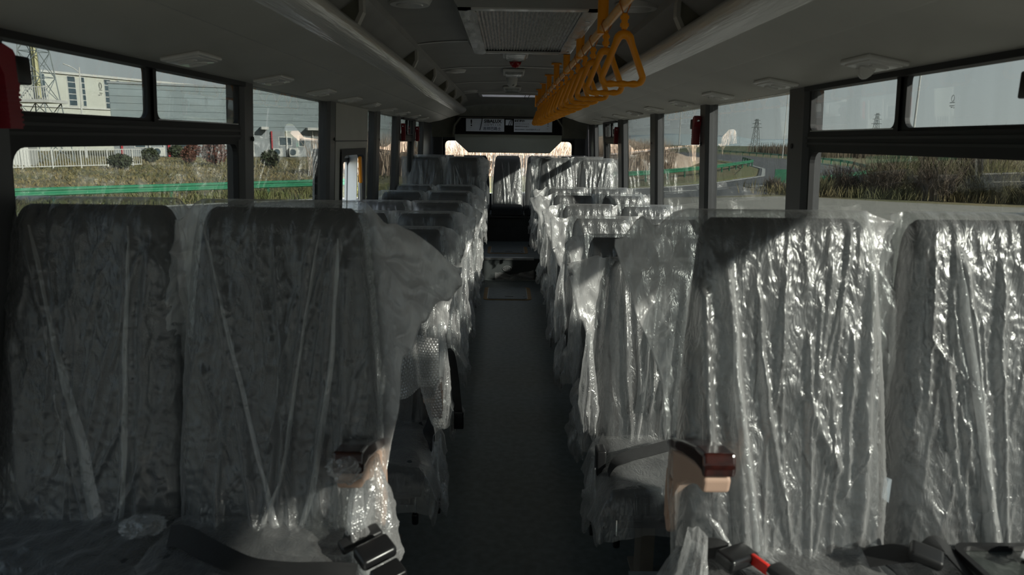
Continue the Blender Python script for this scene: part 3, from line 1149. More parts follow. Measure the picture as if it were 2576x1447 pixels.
# ------------------------------------------------------------------ orange grab rail and strap handles
RX, RZ = 0.34, 2.118
t = empty('grab_rail', (RX, 0, RZ))
MB().tube([(0, 1.0, 0), (0, 5, 0), (0, 9.62, 0)], 0.0165, 16).build('tube', 'orange_tube', t)
for yy in (1.15, 2.10, 3.02, 3.92, 4.80, 5.76, 6.75, 7.72, 8.65, 9.52):
    top = zceil(RX) - RZ
    p = MB().tube([(0, yy, -0.02), (0, yy, top - 0.012)], 0.022, 16).build('post', 'orange', t)
    MB().disc((0, yy, top - 0.014), 0.042, 0.012, 20).build('flange', 'orange', p)
tag(t, 'long orange grab rail on short posts along the ceiling', 'grab rail')


def handle_meshes():
    # rounded triangle in x-z plane, apex near (0,0)
    W2, Hh = 0.077, 0.160
    V = [Vector((0, 0, 0.038)), Vector((-W2, 0, -Hh)), Vector((W2, 0, -Hh))]
    R = [0.022, 0.020, 0.020]
    pts = []
    for i in range(3):
        p, a, b = V[i], V[i - 1], V[(i + 1) % 3]
        da, db = (a - p).normalized(), (b - p).normalized()
        ang = da.angle(db)
        dist = R[i] / math.tan(ang / 2)
        c = p + (da + db).normalized() * (R[i] / math.sin(ang / 2))
        s, e = p + da * dist, p + db * dist
        for k in range(9):
            q = (s - c).lerp(e - c, k / 8)
            pts.append((c + q.normalized() * R[i], i))
    # densify
    out = []
    N = len(pts)
    for k in range(N):
        p, i = pts[k]
        q, j = pts[(k + 1) % N]
        out.append(p)
        if i != j:
            for u in range(1, 16):
                out.append(p.lerp(q, u / 16))
    rad = []
    mod = []
    for p in out:
        rr = 0.0112 + 0.0050 * max(0.0, min(1.0, (p.z + 0.035) / 0.04))
        if p.z < -Hh + 0.006 and abs(p.x) < W2 * 0.75:
            rr = 0.0105 + 0.0016 * math.cos(p.x / W2 * 2 * PI * 2.0)
        rad.append(rr)
    ring = MB().tube(out, rad, 10, closed=True, flat=(1.0, 0.95)).mesh('handle_ring', True, 'orange', 180)
    sl = MB()
    sl.rbox((0, 0, 0.040), (0.0105, 0.008, 0.026), 0.006, 4)
    for s in (-1, 1):
        for z in (0.028, 0.052):
            sl.rbox((s * 0.0115, 0, z), (0.003, 0.006, 0.006), 0.002, 2)
    sl = sl.mesh('handle_sleeve', True, 'orange', 60)
    cd = MB()
    for s in (-1, 1):
        cd.tube([(s * 0.004, 0, 0.008), (s * 0.003, 0, 0.02), (s * 0.004, s * 0.001, 0.062), (s * 0.013, s * 0.006, 0.082),
                 (s * 0.020, s * 0.004, 0.098), (s * 0.014, 0, 0.114), (0, 0, 0.1175)], 0.0022, 6)
        cd.tube([(s * 0.003, s * 0.003, 0.008), (s * 0.002, s * 0.003, 0.02)], 0.0022, 6)
    cd = cd.mesh('handle_cord', True, 'orange_cord', 180)
    return ring, sl, cd


hr, hs, hc = handle_meshes()
hy = [2.455, 2.90, 3.32, 3.66, 4.02, 4.40, 4.80, 5.20, 5.62, 6.02, 6.42, 6.85, 7.28, 7.70, 8.15, 8.58, 9.0]
rng = random.Random(4)
for k, yy in enumerate(hy):
    t = empty('strap_handle', (RX, yy, RZ - 0.099))
    t.rotation_euler = (0, 0, rng.uniform(-0.25, 0.25) if k else -0.05)
    link_mesh('grip_ring', hr, t)
    link_mesh('sleeve', hs, t)
    link_mesh('cord', hc, t)
    tag(t, 'orange triangular strap handle, %s from the camera along the rail' % ordn[k], 'strap handle',
        'orange strap handles on the grab rail')

# ------------------------------------------------------------------ emergency hammers


def hammer_meshes():
    b = MB()
    b.prism_x([(-0.020, -0.09), (0.020, -0.09), (0.019, -0.02), (0.030, 0.01), (0.030, 0.055), (0.018, 0.075),
               (-0.012, 0.085), (-0.030, 0.075), (-0.032, 0.045), (-0.018, 0.02), (-0.019, -0.02)], -0.020, 0.020)
    b = b.mesh('hammer_body', False, 'hammer_red')
    g = MB()
    for i in range(8):
        z = -0.084 + i * 0.0105
        g.box(-0.0225, 0.0225, -0.0215, 0.0215, z, z + 0.0055)
    g = g.mesh('hammer_ribs', False, 'hammer_red')
    br = MB()
    br.rbox((0.0, 0.045, 0.035), (0.022, 0.024, 0.030), 0.005, 3)
    br = br.mesh('hammer_bracket', True, 'black_gloss')
    ey = MB().disc((-0.021, 0.016, 0.03), 0.010, 0.004, 16, 'x').mesh('hammer_eye', True, 'lime')
    pin = MB().disc((0, -0.034, 0.055), 0.010, -0.016, 12, 'y', rt=0.004).mesh('hammer_tip', True, 'chrome')
    return b, g, br, ey, pin


hb, hg, hbr, hey, hpin = hammer_meshes()
for (sx, y, z, label) in ((-1, 1.565, 1.77, 'large red emergency hammer on the pillar at the left edge'),
                          (1, 1.56, 1.77, 'emergency hammer with black bracket at the far right edge'),
                          (-1, 7.52, 1.74, 'small red emergency hammer on a far left pillar'),
                          (-1, 8.70, 1.73, 'small red emergency hammer nearest the rear left corner'),
                          (1, 4.445, 1.745, 'red emergency hammer on the pillar by the right windows'),
                          (1, 7.70, 1.735, 'small red emergency hammer further back on the right')):
    t = empty('emergency_hammer', (sx * (wx(z) - 0.020 - 0.024), y, z))
    t.rotation_euler = (0, 0, 0 if sx < 0 else PI)
    if sx > 0:
        t.scale = (1, -1, 1)
    for nm, me in (('body', hb), ('grip_rib', hg), ('bracket', hbr), ('reflector', hey), ('tip', hpin)):
        link_mesh(nm, me, t)
    t.scale = (t.scale[0], t.scale[1], 1.0)
    tag(t, label, 'hammer', 'emergency hammers on the pillars')

# ================================================================== SEATS
REC = math.radians(12)
SR, CR = math.sin(REC), math.cos(REC)
HB = 0.795                   # length of the backrest
ZC = 0.42                    # where it starts above the floor


def bw(s):
    t_ = np.clip(s / HB, 0, 1)
    return np.interp(t_, [0, 0.25, 0.5, 0.75, 0.92, 1.0], [0.212, 0.218, 0.212, 0.196, 0.182, 0.172])


def bd(s):
    t_ = np.clip(s / HB, 0, 1)
    return np.interp(t_, [0, 0.4, 0.8, 1.0], [0.135, 0.125, 0.095, 0.08])


def back_pos(x, s, nrm):
    y = -(HB - s) * SR - nrm * CR
    z = ZC + s * CR + nrm * SR
    return np.stack([x, y, z], -1)


def backrest_mesh(hi):
    nz, nx = (90, 60) if hi else (26, 24)
    s = np.linspace(0, HB, nz)
    u = np.linspace(0, 2 * PI, nx, endpoint=False)
    S_, U = np.meshgrid(s, u, indexing='ij')
    topf = np.sqrt(np.clip(1 - (np.clip(S_ - (HB - 0.05), 0, 0.05) / 0.0502) ** 2, 0.0, 1))
    topw = 1 - 0.10 * (1 - topf)
    c, sn = np.cos(U), np.sin(U)
    e = 0.42
    X = bw(S_) * np.sign(c) * np.abs(c) ** e * topw
    D = bd(S_)
    Nn = -D / 2 + (D / 2) * np.sign(sn) * np.abs(sn) ** e * (0.15 + 0.85 * topf)
    front = sn > 0.2
    seam = np.exp(-((S_ - 0.30) / 0.006) ** 2) + 0.8 * np.exp(-((S_ - 0.53) / 0.006) ** 2)
    vs = np.exp(-((np.abs(X) - 0.145) / 0.007) ** 2)
    Nn = Nn - np.where(front, 0.006 * seam + 0.005 * vs * (S_ < 0.72), 0)
    Nn = Nn + np.where(front, 0.010 * np.cos(X / 0.2 * PI / 2) * np.exp(-((S_ - 0.18) / 0.15) ** 2), 0)
    m = MB().grid(back_pos(X, S_, Nn), True)
    m.f.append(tuple(range(nx))[::-1])
    m.f.append(tuple((nz - 1) * nx + k for k in range(nx)))
    return m.mesh('backrest', True, 'fabric', 60)


def cushion_mesh():
    m = MB().rbox((0, -0.345, 0.430), (0.222, 0.235, 0.072), 0.045, 6)
    return m.mesh('cushion', True, 'fabric', 60)


def cushion_side_mesh():
    return MB().rbox((0, -0.345, 0.392), (0.225, 0.238, 0.012), 0.010, 3).mesh('welt', True, 'fabric_side', 60)


bk_hi, bk_lo = backrest_mesh(True), backrest_mesh(False)
cu_me, cs_me = cushion_mesh(), cushion_side_mesh()
fr_me = MB().box(-0.19, 0.19, -0.54, -0.16, 0.33, 0.362).box(-0.21, -0.17, -0.30, -0.05, 0.335, 0.48).box(0.17, 0.21, -0.30,
        -0.05, 0.335, 0.48).mesh('frame', False, 'black_metal')
leg_me = MB().box(-0.025, 0.025, -0.42, -0.30, 0.012, 0.331).box(-0.035, 0.035, -0.50, -0.22, 0.0, 0.014).mesh('leg', False,
                                                                                                 'post_beige')


def wingfun(t_, W, seed, tt=0.9):
    w = W * np.clip(t_, 0, 1) ** (2.1 if W > 0.09 else 1.35)
    w = w + W * 0.28 * vnoise(t_ * 5.0, 0 * t_ + 3.3, seed) * np.clip(t_ * 3, 0, 1)
    return np.clip(w, 0.004, 1)


def film_back_mesh(seed, hi, WL, WR, pleats, drop=0.35, amp=1.0, fold_n=0):
    """loose polythene bag over a backrest: front and back sheet meeting in side wings"""
    nz, nxf, nxb = (150, 150, 46) if hi else (52, 54, 20)
    Hs = HB + 0.018
    s = np.concatenate([np.linspace(-0.01, HB - 0.06, nz - 10), HB - 0.06 + 0.078 * np.sin(np.linspace(0.15, PI / 2, 10))])
    t_ = s / HB
    a = bw(s) + 0.014
    wl, wr = wingfun(t_, WL, seed + 1), wingfun(t_, WR, seed + 2)
    uf = np.linspace(0, 1, nxf)
    ub = np.linspace(1, 0, nxb + 2)[1:-1]

    def lay(u, side):
        X = (-(a + wl))[:, None] + u[None, :] * (2 * a + wl + wr)[:, None]
        S_ = np.repeat(s[:, None], len(u), 1)
        A_ = a[:, None]
        q = np.clip(np.abs(X) / A_, 0, 1)
        D = bd(S_)
        topf = np.sqrt(np.clip(1 - (np.clip(S_ - (HB - 0.06), 0, 0.078) / 0.0781) ** 2, 0, 1))
        rnd = np.clip(1 - q ** 7, 0, 1) ** 0.5
        out = np.clip(np.abs(X) - A_, 0, 1)
        if side > 0:
            Nn = -D / 2 + (D / 2 + 0.021) * rnd * topf + 0.004
        else:
            Nn = -D / 2 - (D / 2 + 0.018) * rnd * topf - 0.004
        # wrinkles
        env = np.clip(1.1 - np.clip(S_ / HB, 0, 1) * 0.3, 0, 1)
        d_ = 0.0075 * vnoise(X * 16, S_ * 4.5, seed + 5 + side) + 0.005 * vnoise(X * 38 + S_ * 7, S_ * 9, seed + 6 + side)
        d_ = d_ + 0.0032 * np.clip(ridge(X * 30 - S_ * 5, S_ * 8, seed + 9 + side), 0, 1) ** 2
        d_ = d_ + 0.0022 * np.clip(ridge(X * 55 + S_ * 30, S_ * 42, seed + 19 + side), 0, 1) ** 3 * (1.0 if hi else 0)
        # gathers under the top edge
        g = np.exp(-((HB - S_) / 0.16) ** 2)
        d_ = d_ + 0.0055 * g * vnoise(X * 75, S_ * 5, seed + 12)
        if side > 0:
            for (x0, s0, x1, s1, wdt, am) in pleats:
                k = np.clip((S_ - s0) / (s1 - s0), -0.2, 1.2)
                xl = x0 + (x1 - x0) * k + 0.012 * vnoise(S_ * 6, S_ * 0 + x0 * 31, seed + 21)
                ends = np.clip((k + 0.02) * 12, 0, 1) * np.clip((1.02 - k) * 12, 0, 1)
                dd = (X - xl) / wdt
                d_ = d_ + am * ends * np.exp(-dd * dd)
        taper = np.clip((S_ + 0.02) / 0.05, 0.3, 1) * (0.2 + 0.8 * topf)
        Nn = Nn + np.maximum(d_ * taper * amp * (1 if side > 0 else -1), -0.008 if side > 0 else -0.03)
        # wings wave together
        wv = (0.060 * vnoise(X * 7 + 3, S_ * 4.0, seed + 30) + 0.02 * vnoise(X * 22, S_ * 11, seed + 31) + 0.012 * np.clip(ridge(X * 16 + S_ * 14, S_ * 18 - X * 9, seed + 37), 0, 1) ** 2
              + 0.010 * vnoise(X * 45, S_ * 34, seed + 38)) * np.clip(
            out / 0.05, 0, 1) ** 0.8
        Nn = Nn + wv + side * 0.006 * np.clip(out / 0.06, 0, 1) * (0.5 + vnoise(X * 14, S_ * 10, seed + 33))
        P = back_pos(X, S_, Nn)
        P[..., 2] -= drop * out * np.clip(S_ / HB, 0, 1) + 0.045 * (out > 0) * vnoise(X * 26, S_ * 15, seed + 40) * np.clip(
            out / 0.05, 0, 1)
        return P, np.clip(out / 0.03, 0, 1)
    (Pf, Lf), (Pb, Lb) = lay(uf, 1), lay(ub, -1)
    A = np.concatenate([Pf, Pb], 1)
    LOOSE = np.concatenate([Lf, Lb], 1).ravel()
    m = MB().grid(A, True)
    n = A.shape[1]
    # close the top seam between front and back sheets
    top = (A.shape[0] - 1) * n
    ib = [top + nxf + int(round((1 - i / (nxf - 1)) * (nxb - 1))) for i in range(nxf)]
    for i in range(nxf - 1):
        q = [top + i, top + i + 1, ib[i + 1], ib[i]]
        if q[2] == q[3]:
            q = q[:3]
        m.f.append(tuple(q))
    me = m.mesh('plastic_cover', True, 'film', 180)
    at = me.attributes.new('loose', 'FLOAT', 'POINT')
    at.data.foreach_set('value', LOOSE.astype(np.float32))
    return me


def fold_ribbon(seed, pts, w0, w1, lift=0.028):
    """doubled film pleat lying on the front sheet: pts (x, s)"""
    m = MB()
    P = []
    for i, k in enumerate(np.linspace(0, 1, 40)):
        xs = np.interp(k, np.linspace(0, 1, len(pts)), [p[0] for p in pts])
        ss = np.interp(k, np.linspace(0, 1, len(pts)), [p[1] for p in pts])
        w = w0 + (w1 - w0) * k
        w *= 0.95 + 0.9 * float(vnoise(np.array(k * 6), np.array(0.5), seed))
        w *= min(1.0, k / 0.10 + 0.06, (1 - k) / 0.14 + 0.06)
        xs = xs + 0.010 * float(vnoise(np.array(k * 5), np.array(2.5), seed + 9)) + 0.004 * float(vnoise(np.array(k * 17), np.array(1.5), seed + 9))
        row = []
        for j, q in enumerate((-0.5, -0.2, 0.1, 0.5)):
            lf = lift + (0.007 if j in (1, 2) else 0.0) + 0.004 * float(vnoise(np.array(k * 9), np.array(j * 1.7), seed + 4))
            p = back_pos(np.array(xs + q * w), np.array(ss), np.array(lf))
            row.append(p)
        P.append(row)
    return m.grid(np.array(P)).mesh('film_fold', True, 'film_fold', 180)


def film_cushion_mesh(seed, hi, side, skirt=0.10, fskirt=0.16):
    """draped film over a cushion; side = +1/-1 hangs lower on that side"""
    n = 70 if hi else 24
    a, yb, yf, zt = 0.232, -0.13, -0.592, 0.508
    dl = skirt if side < 0 else 0.05
    dr = skirt if side > 0 else 0.05
    U = np.linspace(-(a + dl), a + dr, n)
    V = np.linspace(0, (yb - yf) + fskirt, n)
    V2, U2 = np.meshgrid(V, U, indexing='ij')
    ou = np.clip(np.abs(U2) - a, 0, 1)
    ov = np.clip(V2 - (yb - yf), 0, 1)
    X = np.clip(U2, -a, a) + np.sign(U2) * 0.35 * ou
    Y = yb - np.clip(V2, 0, yb - yf) - 0.22 * ov
    Z = zt - np.maximum(ou * 0.95, ov * 0.95) - 0.02 * np.clip(np.abs(U2) / a, 0, 1) ** 6
    d_ = 0.012 * vnoise(U2 * 12, V2 * 12, seed) + 0.007 * vnoise(U2 * 30, V2 * 26, seed + 1) + 0.005 * np.clip(
        ridge(U2 * 26 + V2 * 9, V2 * 20, seed + 2), 0, 1) ** 2
    ow = np.clip(np.maximum(ou, ov) / 0.04, 0, 1)
    Z = Z + np.maximum(d_, -0.003) * (1 - 0.6 * ow) - ow * 0.03 * vnoise(U2 * 9, V2 * 9, seed + 7)
    X = X + np.sign(U2) * ow * (ou > 0) * 0.03 * (vnoise(V2 * 18, U2 * 8, seed + 3) + 0.4)
    Y = Y - ow * (ov > 0) * 0.03 * (vnoise(U2 * 18, V2 * 8, seed + 4) + 0.4)
    return MB().grid(np.dstack([X, Y, Z])).mesh('cushion_film', True, 'film', 180)


def bunch_mesh(seed, sx, sy, sz, n=26, mat='film_bunch', ragged=0.35):
    """crumpled hanging wad of film"""
    th = np.linspace(0.02, PI - 0.02, n)
    ph = np.linspace(0, 2 * PI, n + 8, endpoint=False)
    T, Pp = np.meshgrid(th, ph, indexing='ij')
    cx, cy = np.cos(Pp), np.sin(Pp)
    r = 1 + ragged * (vnoise(cx * 2.3 + 5, cy * 2.3 + T * 1.9, seed) * 1.6 + 0.8 * np.clip(
        ridge(cx * 3 + T * 2, cy * 3 + T, seed + 1), 0, 1) ** 2 - 0.4 + 0.5 * vnoise(cx * 7, cy * 7 + T * 6, seed + 3))
    X = sx * r * np.sin(T) ** 0.7 * cx
    Y = sy * r * np.sin(T) ** 0.7 * cy
    Z = sz * np.cos(T) * (1 + 0.15 * vnoise(cx * 3, cy * 3, seed + 5))
    return MB().grid(np.dstack([X, Y, Z]), True).mesh('film_bunch', True, mat, 180)


def drape_mesh(seed, rx, ry, h_, n=40, mat='film_bunch', folds=5, top=0.35):
    """hanging gathered film: pleated open tube, narrow at the top, flared and ragged below"""
    v = np.linspace(0, 1, n)
    ph = np.linspace(0, 2 * PI, n + 16, endpoint=False)
    V, Pp = np.meshgrid(v, ph, indexing='ij')
    cx, cy = np.cos(Pp), np.sin(Pp)
    prof_ = np.interp(V, [0, 0.12, 0.45, 0.8, 1.0], [top, top * 1.15, 0.8, 1.0, 0.75])
    fold = 0.34 * np.sin(folds * Pp + 4 * vnoise(V * 2.5, V * 0, seed) * 2 + seed) + 0.5 * vnoise(cx * 3 + V * 1.5, cy * 3 - V * 2, seed + 1)
    fold = fold + 0.22 * np.clip(ridge(cx * 4 + V * 5, cy * 4 + V * 3, seed + 2), 0, 1) ** 2
    r = prof_ * (1 + fold * (0.4 + 0.6 * V))
    X = rx * r * cx + rx * 0.8 * vnoise(V * 3, V * 0 + 1.5, seed + 6)
    Y = ry * r * cy + ry * 0.6 * vnoise(V * 3, V * 0 + 4.5, seed + 7)
    Z = -h_ * V * (1 + 0.35 * vnoise(cx * 2.2, cy * 2.2, seed + 8) * V)
    return MB().grid(np.dstack([X, Y, Z]), True).mesh('film_drape', True, mat, 180)


# armrest, side profile in (y, z); origin at pivot
def armrest_meshes():
    body = MB()
    prof_ = [(0.035, 0.07), (0.045, -0.02), (0.035, -0.10), (0.0, -0.125), (-0.045, -0.10), (-0.065, -0.02), (-0.10, 0.03),
             (-0.20, 0.07), (-0.315, 0.10), (-0.375, 0.105), (-0.385, 0.135), (-0.36, 0.145), (-0.30, 0.14), (-0.16, 0.115),
             (-0.02, 0.085)]
    body.prism_x(prof_, -0.026, 0.026)
    body_me = body.mesh('armrest_body', False, 'beige_plastic')
    inset = MB().prism_x([(0.012, 0.03), (0.02, -0.03), (0.008, -0.085), (-0.02, -0.085), (-0.035, -0.02), (-0.05, 0.02)],
                         -0.031, 0.031).mesh('armrest_inset', False, 'beige_plastic')
    pad = MB().prism_x([(0.035, 0.078), (-0.02, 0.088), (-0.16, 0.118), (-0.30, 0.143), (-0.372, 0.148), (-0.392, 0.140),
                        (-0.398, 0.165), (-0.385, 0.188), (-0.30, 0.178), (-0.16, 0.148), (-0.02, 0.112), (0.03, 0.098)],
                       -0.031, 0.031).mesh('armrest_pad', False, 'wood_veneer')
    return body_me, inset, pad


arm_b, arm_i, arm_p = armrest_meshes()


def ribbon(pts, w, th=0.003, wdir=(1, 0, 0), name='strap', mat='belt'):
    """flat strap along pts with width direction(s) wdir"""
    m = MB()
    n = len(pts)
    # smooth (Catmull-Rom)
    P = [Vector(p) for p in pts]
    Q, Wd = [], []
    wd = wdir if isinstance(wdir, list) else [wdir] * n
    for i in range(n - 1):
        p0, p1, p2, p3 = P[max(i - 1, 0)], P[i], P[i + 1], P[min(i + 2, n - 1)]
        for k in range(8):
            t_ = k / 8
            Q.append(0.5 * ((2 * p1) + (p2 - p0) * t_ + (2 * p0 - 5 * p1 + 4 * p2 - p3) * t_ ** 2 + (
                    3 * p1 - p0 - 3 * p2 + p3) * t_ ** 3))
            Wd.append(Vector(wd[i]).lerp(Vector(wd[i + 1]), t_))
    Q.append(P[-1])
    Wd.append(Vector(wd[-1]))
    rows = []
    for i, q in enumerate(Q):
        tn = (Q[min(i + 1, len(Q) - 1)] - Q[max(i - 1, 0)]).normalized()
        wv = Wd[i].normalized()
        wv = (wv - tn * wv.dot(tn)).normalized()
        nv = tn.cross(wv)
        rows.append([q + wv * w / 2 + nv * th / 2, q - wv * w / 2 + nv * th / 2, q - wv * w / 2 - nv * th / 2,
                     q + wv * w / 2 - nv * th / 2])
    A = np.array([[tuple(v) for v in r] for r in rows])
    m.grid(A, True)
    m.f.append((0, 1, 2, 3))
    k = (len(rows) - 1) * 4
    m.f.append((k + 3, k + 2, k + 1, k))
    return m.mesh(name, True, mat, 50)


belt_lo = ribbon([(0.20, -0.16, 0.50), (0.215, -0.26, 0.530), (0.240, -0.36, 0.49), (0.262, -0.40, 0.39), (0.268, -0.38, 0.27)],
                 0.045, wdir=[(0, 1, 0.2), (0.2, 1, 0.4), (0, 1, 0.3), (0, 1, 0), (0, 1, 0)])
buck_me = MB().rbox((0.268, -0.38, 0.25), (0.010, 0.026, 0.035), 0.006, 3).mesh('buckle', True, 'black_gloss')
lever_me = MB().tube([(0, 0, 0), (0, -0.03, -0.03), (0.0, -0.035, -0.10)], 0.005, 8).mesh('recline_lever', True, 'chrome')
knob_me = MB().rbox((0, -0.035, -0.12), (0.013, 0.013, 0.025), 0.010, 4).mesh('lever_knob', True, 'black_gloss')

rnd = random.Random(11)


def rand_pleats(r, n, hi):
    out = []
    c = r.uniform(-0.08, 0.08)
    for i in range(n):
        x1 = r.uniform(-0.15, 0.15)
        x0 = c + (x1 - c) * r.uniform(0.1, 0.9)
        s0, s1 = r.uniform(-0.02, 0.25), r.uniform(0.5, 0.76)
        out.append((x0, s0, x1, s1, r.uniform(0.006, 0.012), r.uniform(0.008, 0.017)))
    return out


ROWN = ['nearest the camera', 'second row from the camera', 'third row from the camera', 'fourth row from the camera',
        'fifth row from the camera', 'sixth row from the camera', 'seventh row from the camera',
        'first raised row', 'second raised row']
seats = {}


def make_seat(x, y, z0, row, side, pos, hi=False, film=True, WL=0.05, WR=0.05, pleats=None, label=None, bench=False,
              drop=0.35, amp=1.0, extras=True):
    """side -1 left / +1 right; pos 'aisle' / 'window'"""
    seed = int(abs(x * 131) + y * 977) % 9973
    r = random.Random(seed)
    t = empty('bus_seat', (x, y, z0))
    b = link_mesh('backrest', bk_hi if hi else bk_lo, t)
    c = link_mesh('cushion', cu_me, t)
    link_mesh('welt', cs_me, c)
    link_mesh('frame', fr_me, t)
    aisle = -side                       # direction (in x) of the aisle
    if pos == 'aisle' and not bench:
        link_mesh('leg', leg_me, t, (aisle * 0.06, 0, 0))
        if hi:
            lv = None
        else:
            lv = link_mesh('recline_lever', lever_me, t, (aisle * 0.185, -0.42, 0.345))
        if lv:
            link_mesh('lever_knob', knob_me, lv)
    elif not bench:
        link_mesh('leg', leg_me, t, (side * 0.05, 0, 0))
    if film:
        p = pleats if pleats is not None else rand_pleats(r, 10, hi)
        if hi:
            for q in range(16):
                xc = r.uniform(-0.17, 0.17)
                s0 = r.uniform(0.0, 0.5)
                p = p + [(xc * r.uniform(0.4, 1.0) + r.uniform(-.03, .03), s0, xc, s0 + r.uniform(0.12, 0.35), r.uniform(0.003, 0.006),
                          r.uniform(0.004, 0.008))]
        cov = link_mesh('plastic_cover', film_back_mesh(seed, hi, WL, WR, p, drop, amp), t)
        if not bench:
            link_mesh('cushion_film', film_cushion_mesh(seed + 50, hi, aisle, r.uniform(0.08, 0.14)), t)
        # doubled pleats
        if not hi:
            for k in range(2):
                xa, xb = r.uniform(-0.12, 0.12), r.uniform(-0.10, 0.10)
                link_mesh('film_fold', fold_ribbon(seed + k, [(xa, 0.70), ((xa + xb) / 2 + r.uniform(-.02, .02), 0.4), (xb, 0.06)],
                                                   0.010, 0.022, 0.032), cov)
    if pos == 'aisle' and not bench and (hi or (row == 1 and side < 0)):
        ar = link_mesh('armrest', arm_b, t, (aisle * 0.245, -0.17, 0.62) if not hi else (aisle * 0.205, -0.04, 0.60))
        if hi:
            ar.scale = (1, 0.66, 1)
            if side < 0:
                ar.location.z -= 0.05
        else:
            ar.scale = (0.8, 0.8, 0.8)
        link_mesh('armrest_inset', arm_i, ar)
        pd = link_mesh('wood_pad', arm_p, ar)
        for q in (ar, pd):
            bv = q.modifiers.new('round_edges', 'BEVEL')
            bv.width = 0.007
            bv.segments = 3
            bv.limit_method = 'ANGLE'
    if pos == 'aisle' and not bench:
        if not hi and film and extras:
            k = r.uniform(0.8, 1.25)
            link_mesh('film_drape', drape_mesh(seed + 70, 0.040, 0.13, 0.26 * k, 26), t,
                      (aisle * 0.262, -0.36, 0.50 + r.uniform(-0.03, 0.05)))
            link_mesh('film_drape', drape_mesh(seed + 80, 0.030, 0.07, 0.42 * k, 26, folds=4), t,
                      (aisle * 0.258, -0.10, 0.92))
            if r.random() < 0.6:
                bl = link_mesh('seat_belt', belt_lo, t, None, None, (1 if aisle > 0 else -1, 1, 1))
                link_mesh('buckle', buck_me, bl)
    sd = 'left' if side < 0 else 'right'
    if label is None:
        label = 'plastic-wrapped grey %s seat on the %s, %s' % (pos, sd, ROWN[row])
    tag(t, label, 'bus seat', 'plastic-wrapped passenger seats')
    seats[(row, side, pos)] = t
    return t


XA, XW = 0.560, 1.000
# nearest rows (detailed film)
plL1 = [(-0.02, 0.0, -0.15, 0.78, 0.010, 0.014), (0.05, 0.02, 0.0, 0.72, 0.008, 0.012), (0.02, 0.1, 0.09, 0.77, 0.010, 0.014),
        (0.10, 0.08, 0.14, 0.76, 0.009, 0.014), (0.15, 0.02, 0.165, 0.7, 0.012, 0.014), (-0.03, 0.0, 0.05, 0.60, 0.008, 0.010),
        (-0.12, 0.05, -0.10, 0.4, 0.007, 0.008)]
t = make_seat(-XA, 1.60, 0.32, 0, -1, 'aisle', True, WL=0.07, WR=0.21, pleats=plL1, drop=0.75, amp=1.3)
link_mesh('film_fold', fold_ribbon(3, [(-0.155, 0.76), (-0.09, 0.45), (-0.01, 0.16), (0.035, 0.0)], 0.006, 0.020), t)
link_mesh('film_fold', fold_ribbon(8, [(0.10, 0.74), (0.06, 0.45), (0.02, 0.18), (-0.03, 0.04)], 0.006, 0.012), t)
link_mesh('film_fold', fold_ribbon(9, [(0.145, 0.72), (0.13, 0.45), (0.09, 0.15), (0.05, 0.02)], 0.010, 0.014), t)
link_mesh('film_drape', drape_mesh(21, 0.050, 0.07, 0.30, 70), t, (0.228, -0.20, 0.68))
link_mesh('film_bunch', bunch_mesh(23, 0.036, 0.035, 0.030, 36), t, (0.200, -0.285, 0.700))
link_mesh('film_drape', drape_mesh(27, 0.022, 0.025, 0.30, 60, folds=4), t, (0.214, -0.275, 0.70))
plL2 = [(0.05, 0.0, -0.12, 0.75, 0.012, 0.016), (0.10, 0.0, 0.11, 0.73, 0.010, 0.012), (0.14, 0.05, 0.15, 0.7, 0.012, 0.012),
        (-0.11, 0.1, -0.16, 0.5, 0.009, 0.010), (-0.05, 0.3, 0.0, 0.75, 0.014, 0.008)]
t = make_seat(-XW, 1.62, 0.32, 0, -1, 'window', True, WL=0.06, WR=0.085, pleats=plL2, drop=0.95, amp=1.3)
link_mesh('film_fold', fold_ribbon(5, [(-0.11, 0.74), (-0.055, 0.48), (0.01, 0.24), (0.06, 0.0)], 0.010, 0.038), t)
link_mesh('film_fold', fold_ribbon(6, [(0.11, 0.74), (0.105, 0.4), (0.095, 0.02)], 0.006, 0.016), t)
link_mesh('film_bunch', bunch_mesh(33, 0.05, 0.04, 0.022, 36), t, (0.17, -0.22, 0.515))
plR1 = [(-0.10, 0.0, -0.14, 0.7, 0.014, 0.017), (-0.06, 0.05, -0.12, 0.45, 0.010, 0.012), (0.0, 0.1, -0.07, 0.5, 0.007, 0.010),
        (0.04, 0.0, 0.03, 0.55, 0.006, 0.010), (0.1, 0.25, 0.02, 0.42, 0.012, 0.010), (0.14, 0.1, 0.17, 0.7, 0.014, 0.014),
        (-0.17, 0.2, -0.185, 0.65, 0.013, 0.016)]
t = make_seat(XA, 1.50, 0.32, 0, 1, 'aisle', True, WL=0.20, WR=0.06, pleats=plR1, drop=0.30, amp=1.2)
link_mesh('film_fold', fold_ribbon(12, [(-0.125, 0.66), (-0.115, 0.42), (-0.085, 0.2), (-0.065, 0.0)], 0.012, 0.026), t)
link_mesh('film_fold', fold_ribbon(13, [(-0.17, 0.16), (-0.12, 0.08), (-0.05, 0.0)], 0.022, 0.010), t)
link_mesh('film_drape', drape_mesh(42, 0.045, 0.09, 0.40, 70), t, (-0.225, -0.26, 0.60))
plR2 = [(-0.02, 0.0, -0.10, 0.72, 0.013, 0.018), (0.0, 0.0, -0.02, 0.7, 0.008, 0.012), (0.05, 0.2, 0.08, 0.74, 0.012, 0.012),
        (0.12, 0.0, 0.13, 0.7, 0.012, 0.012), (-0.12, 0.3, -0.13, 0.5, 0.010, 0.012)]
t = make_seat(XW + 0.015, 1.50, 0.32, 0, 1, 'window', True, WL=0.03, WR=0.05, pleats=plR2, drop=0.15, amp=1.2)
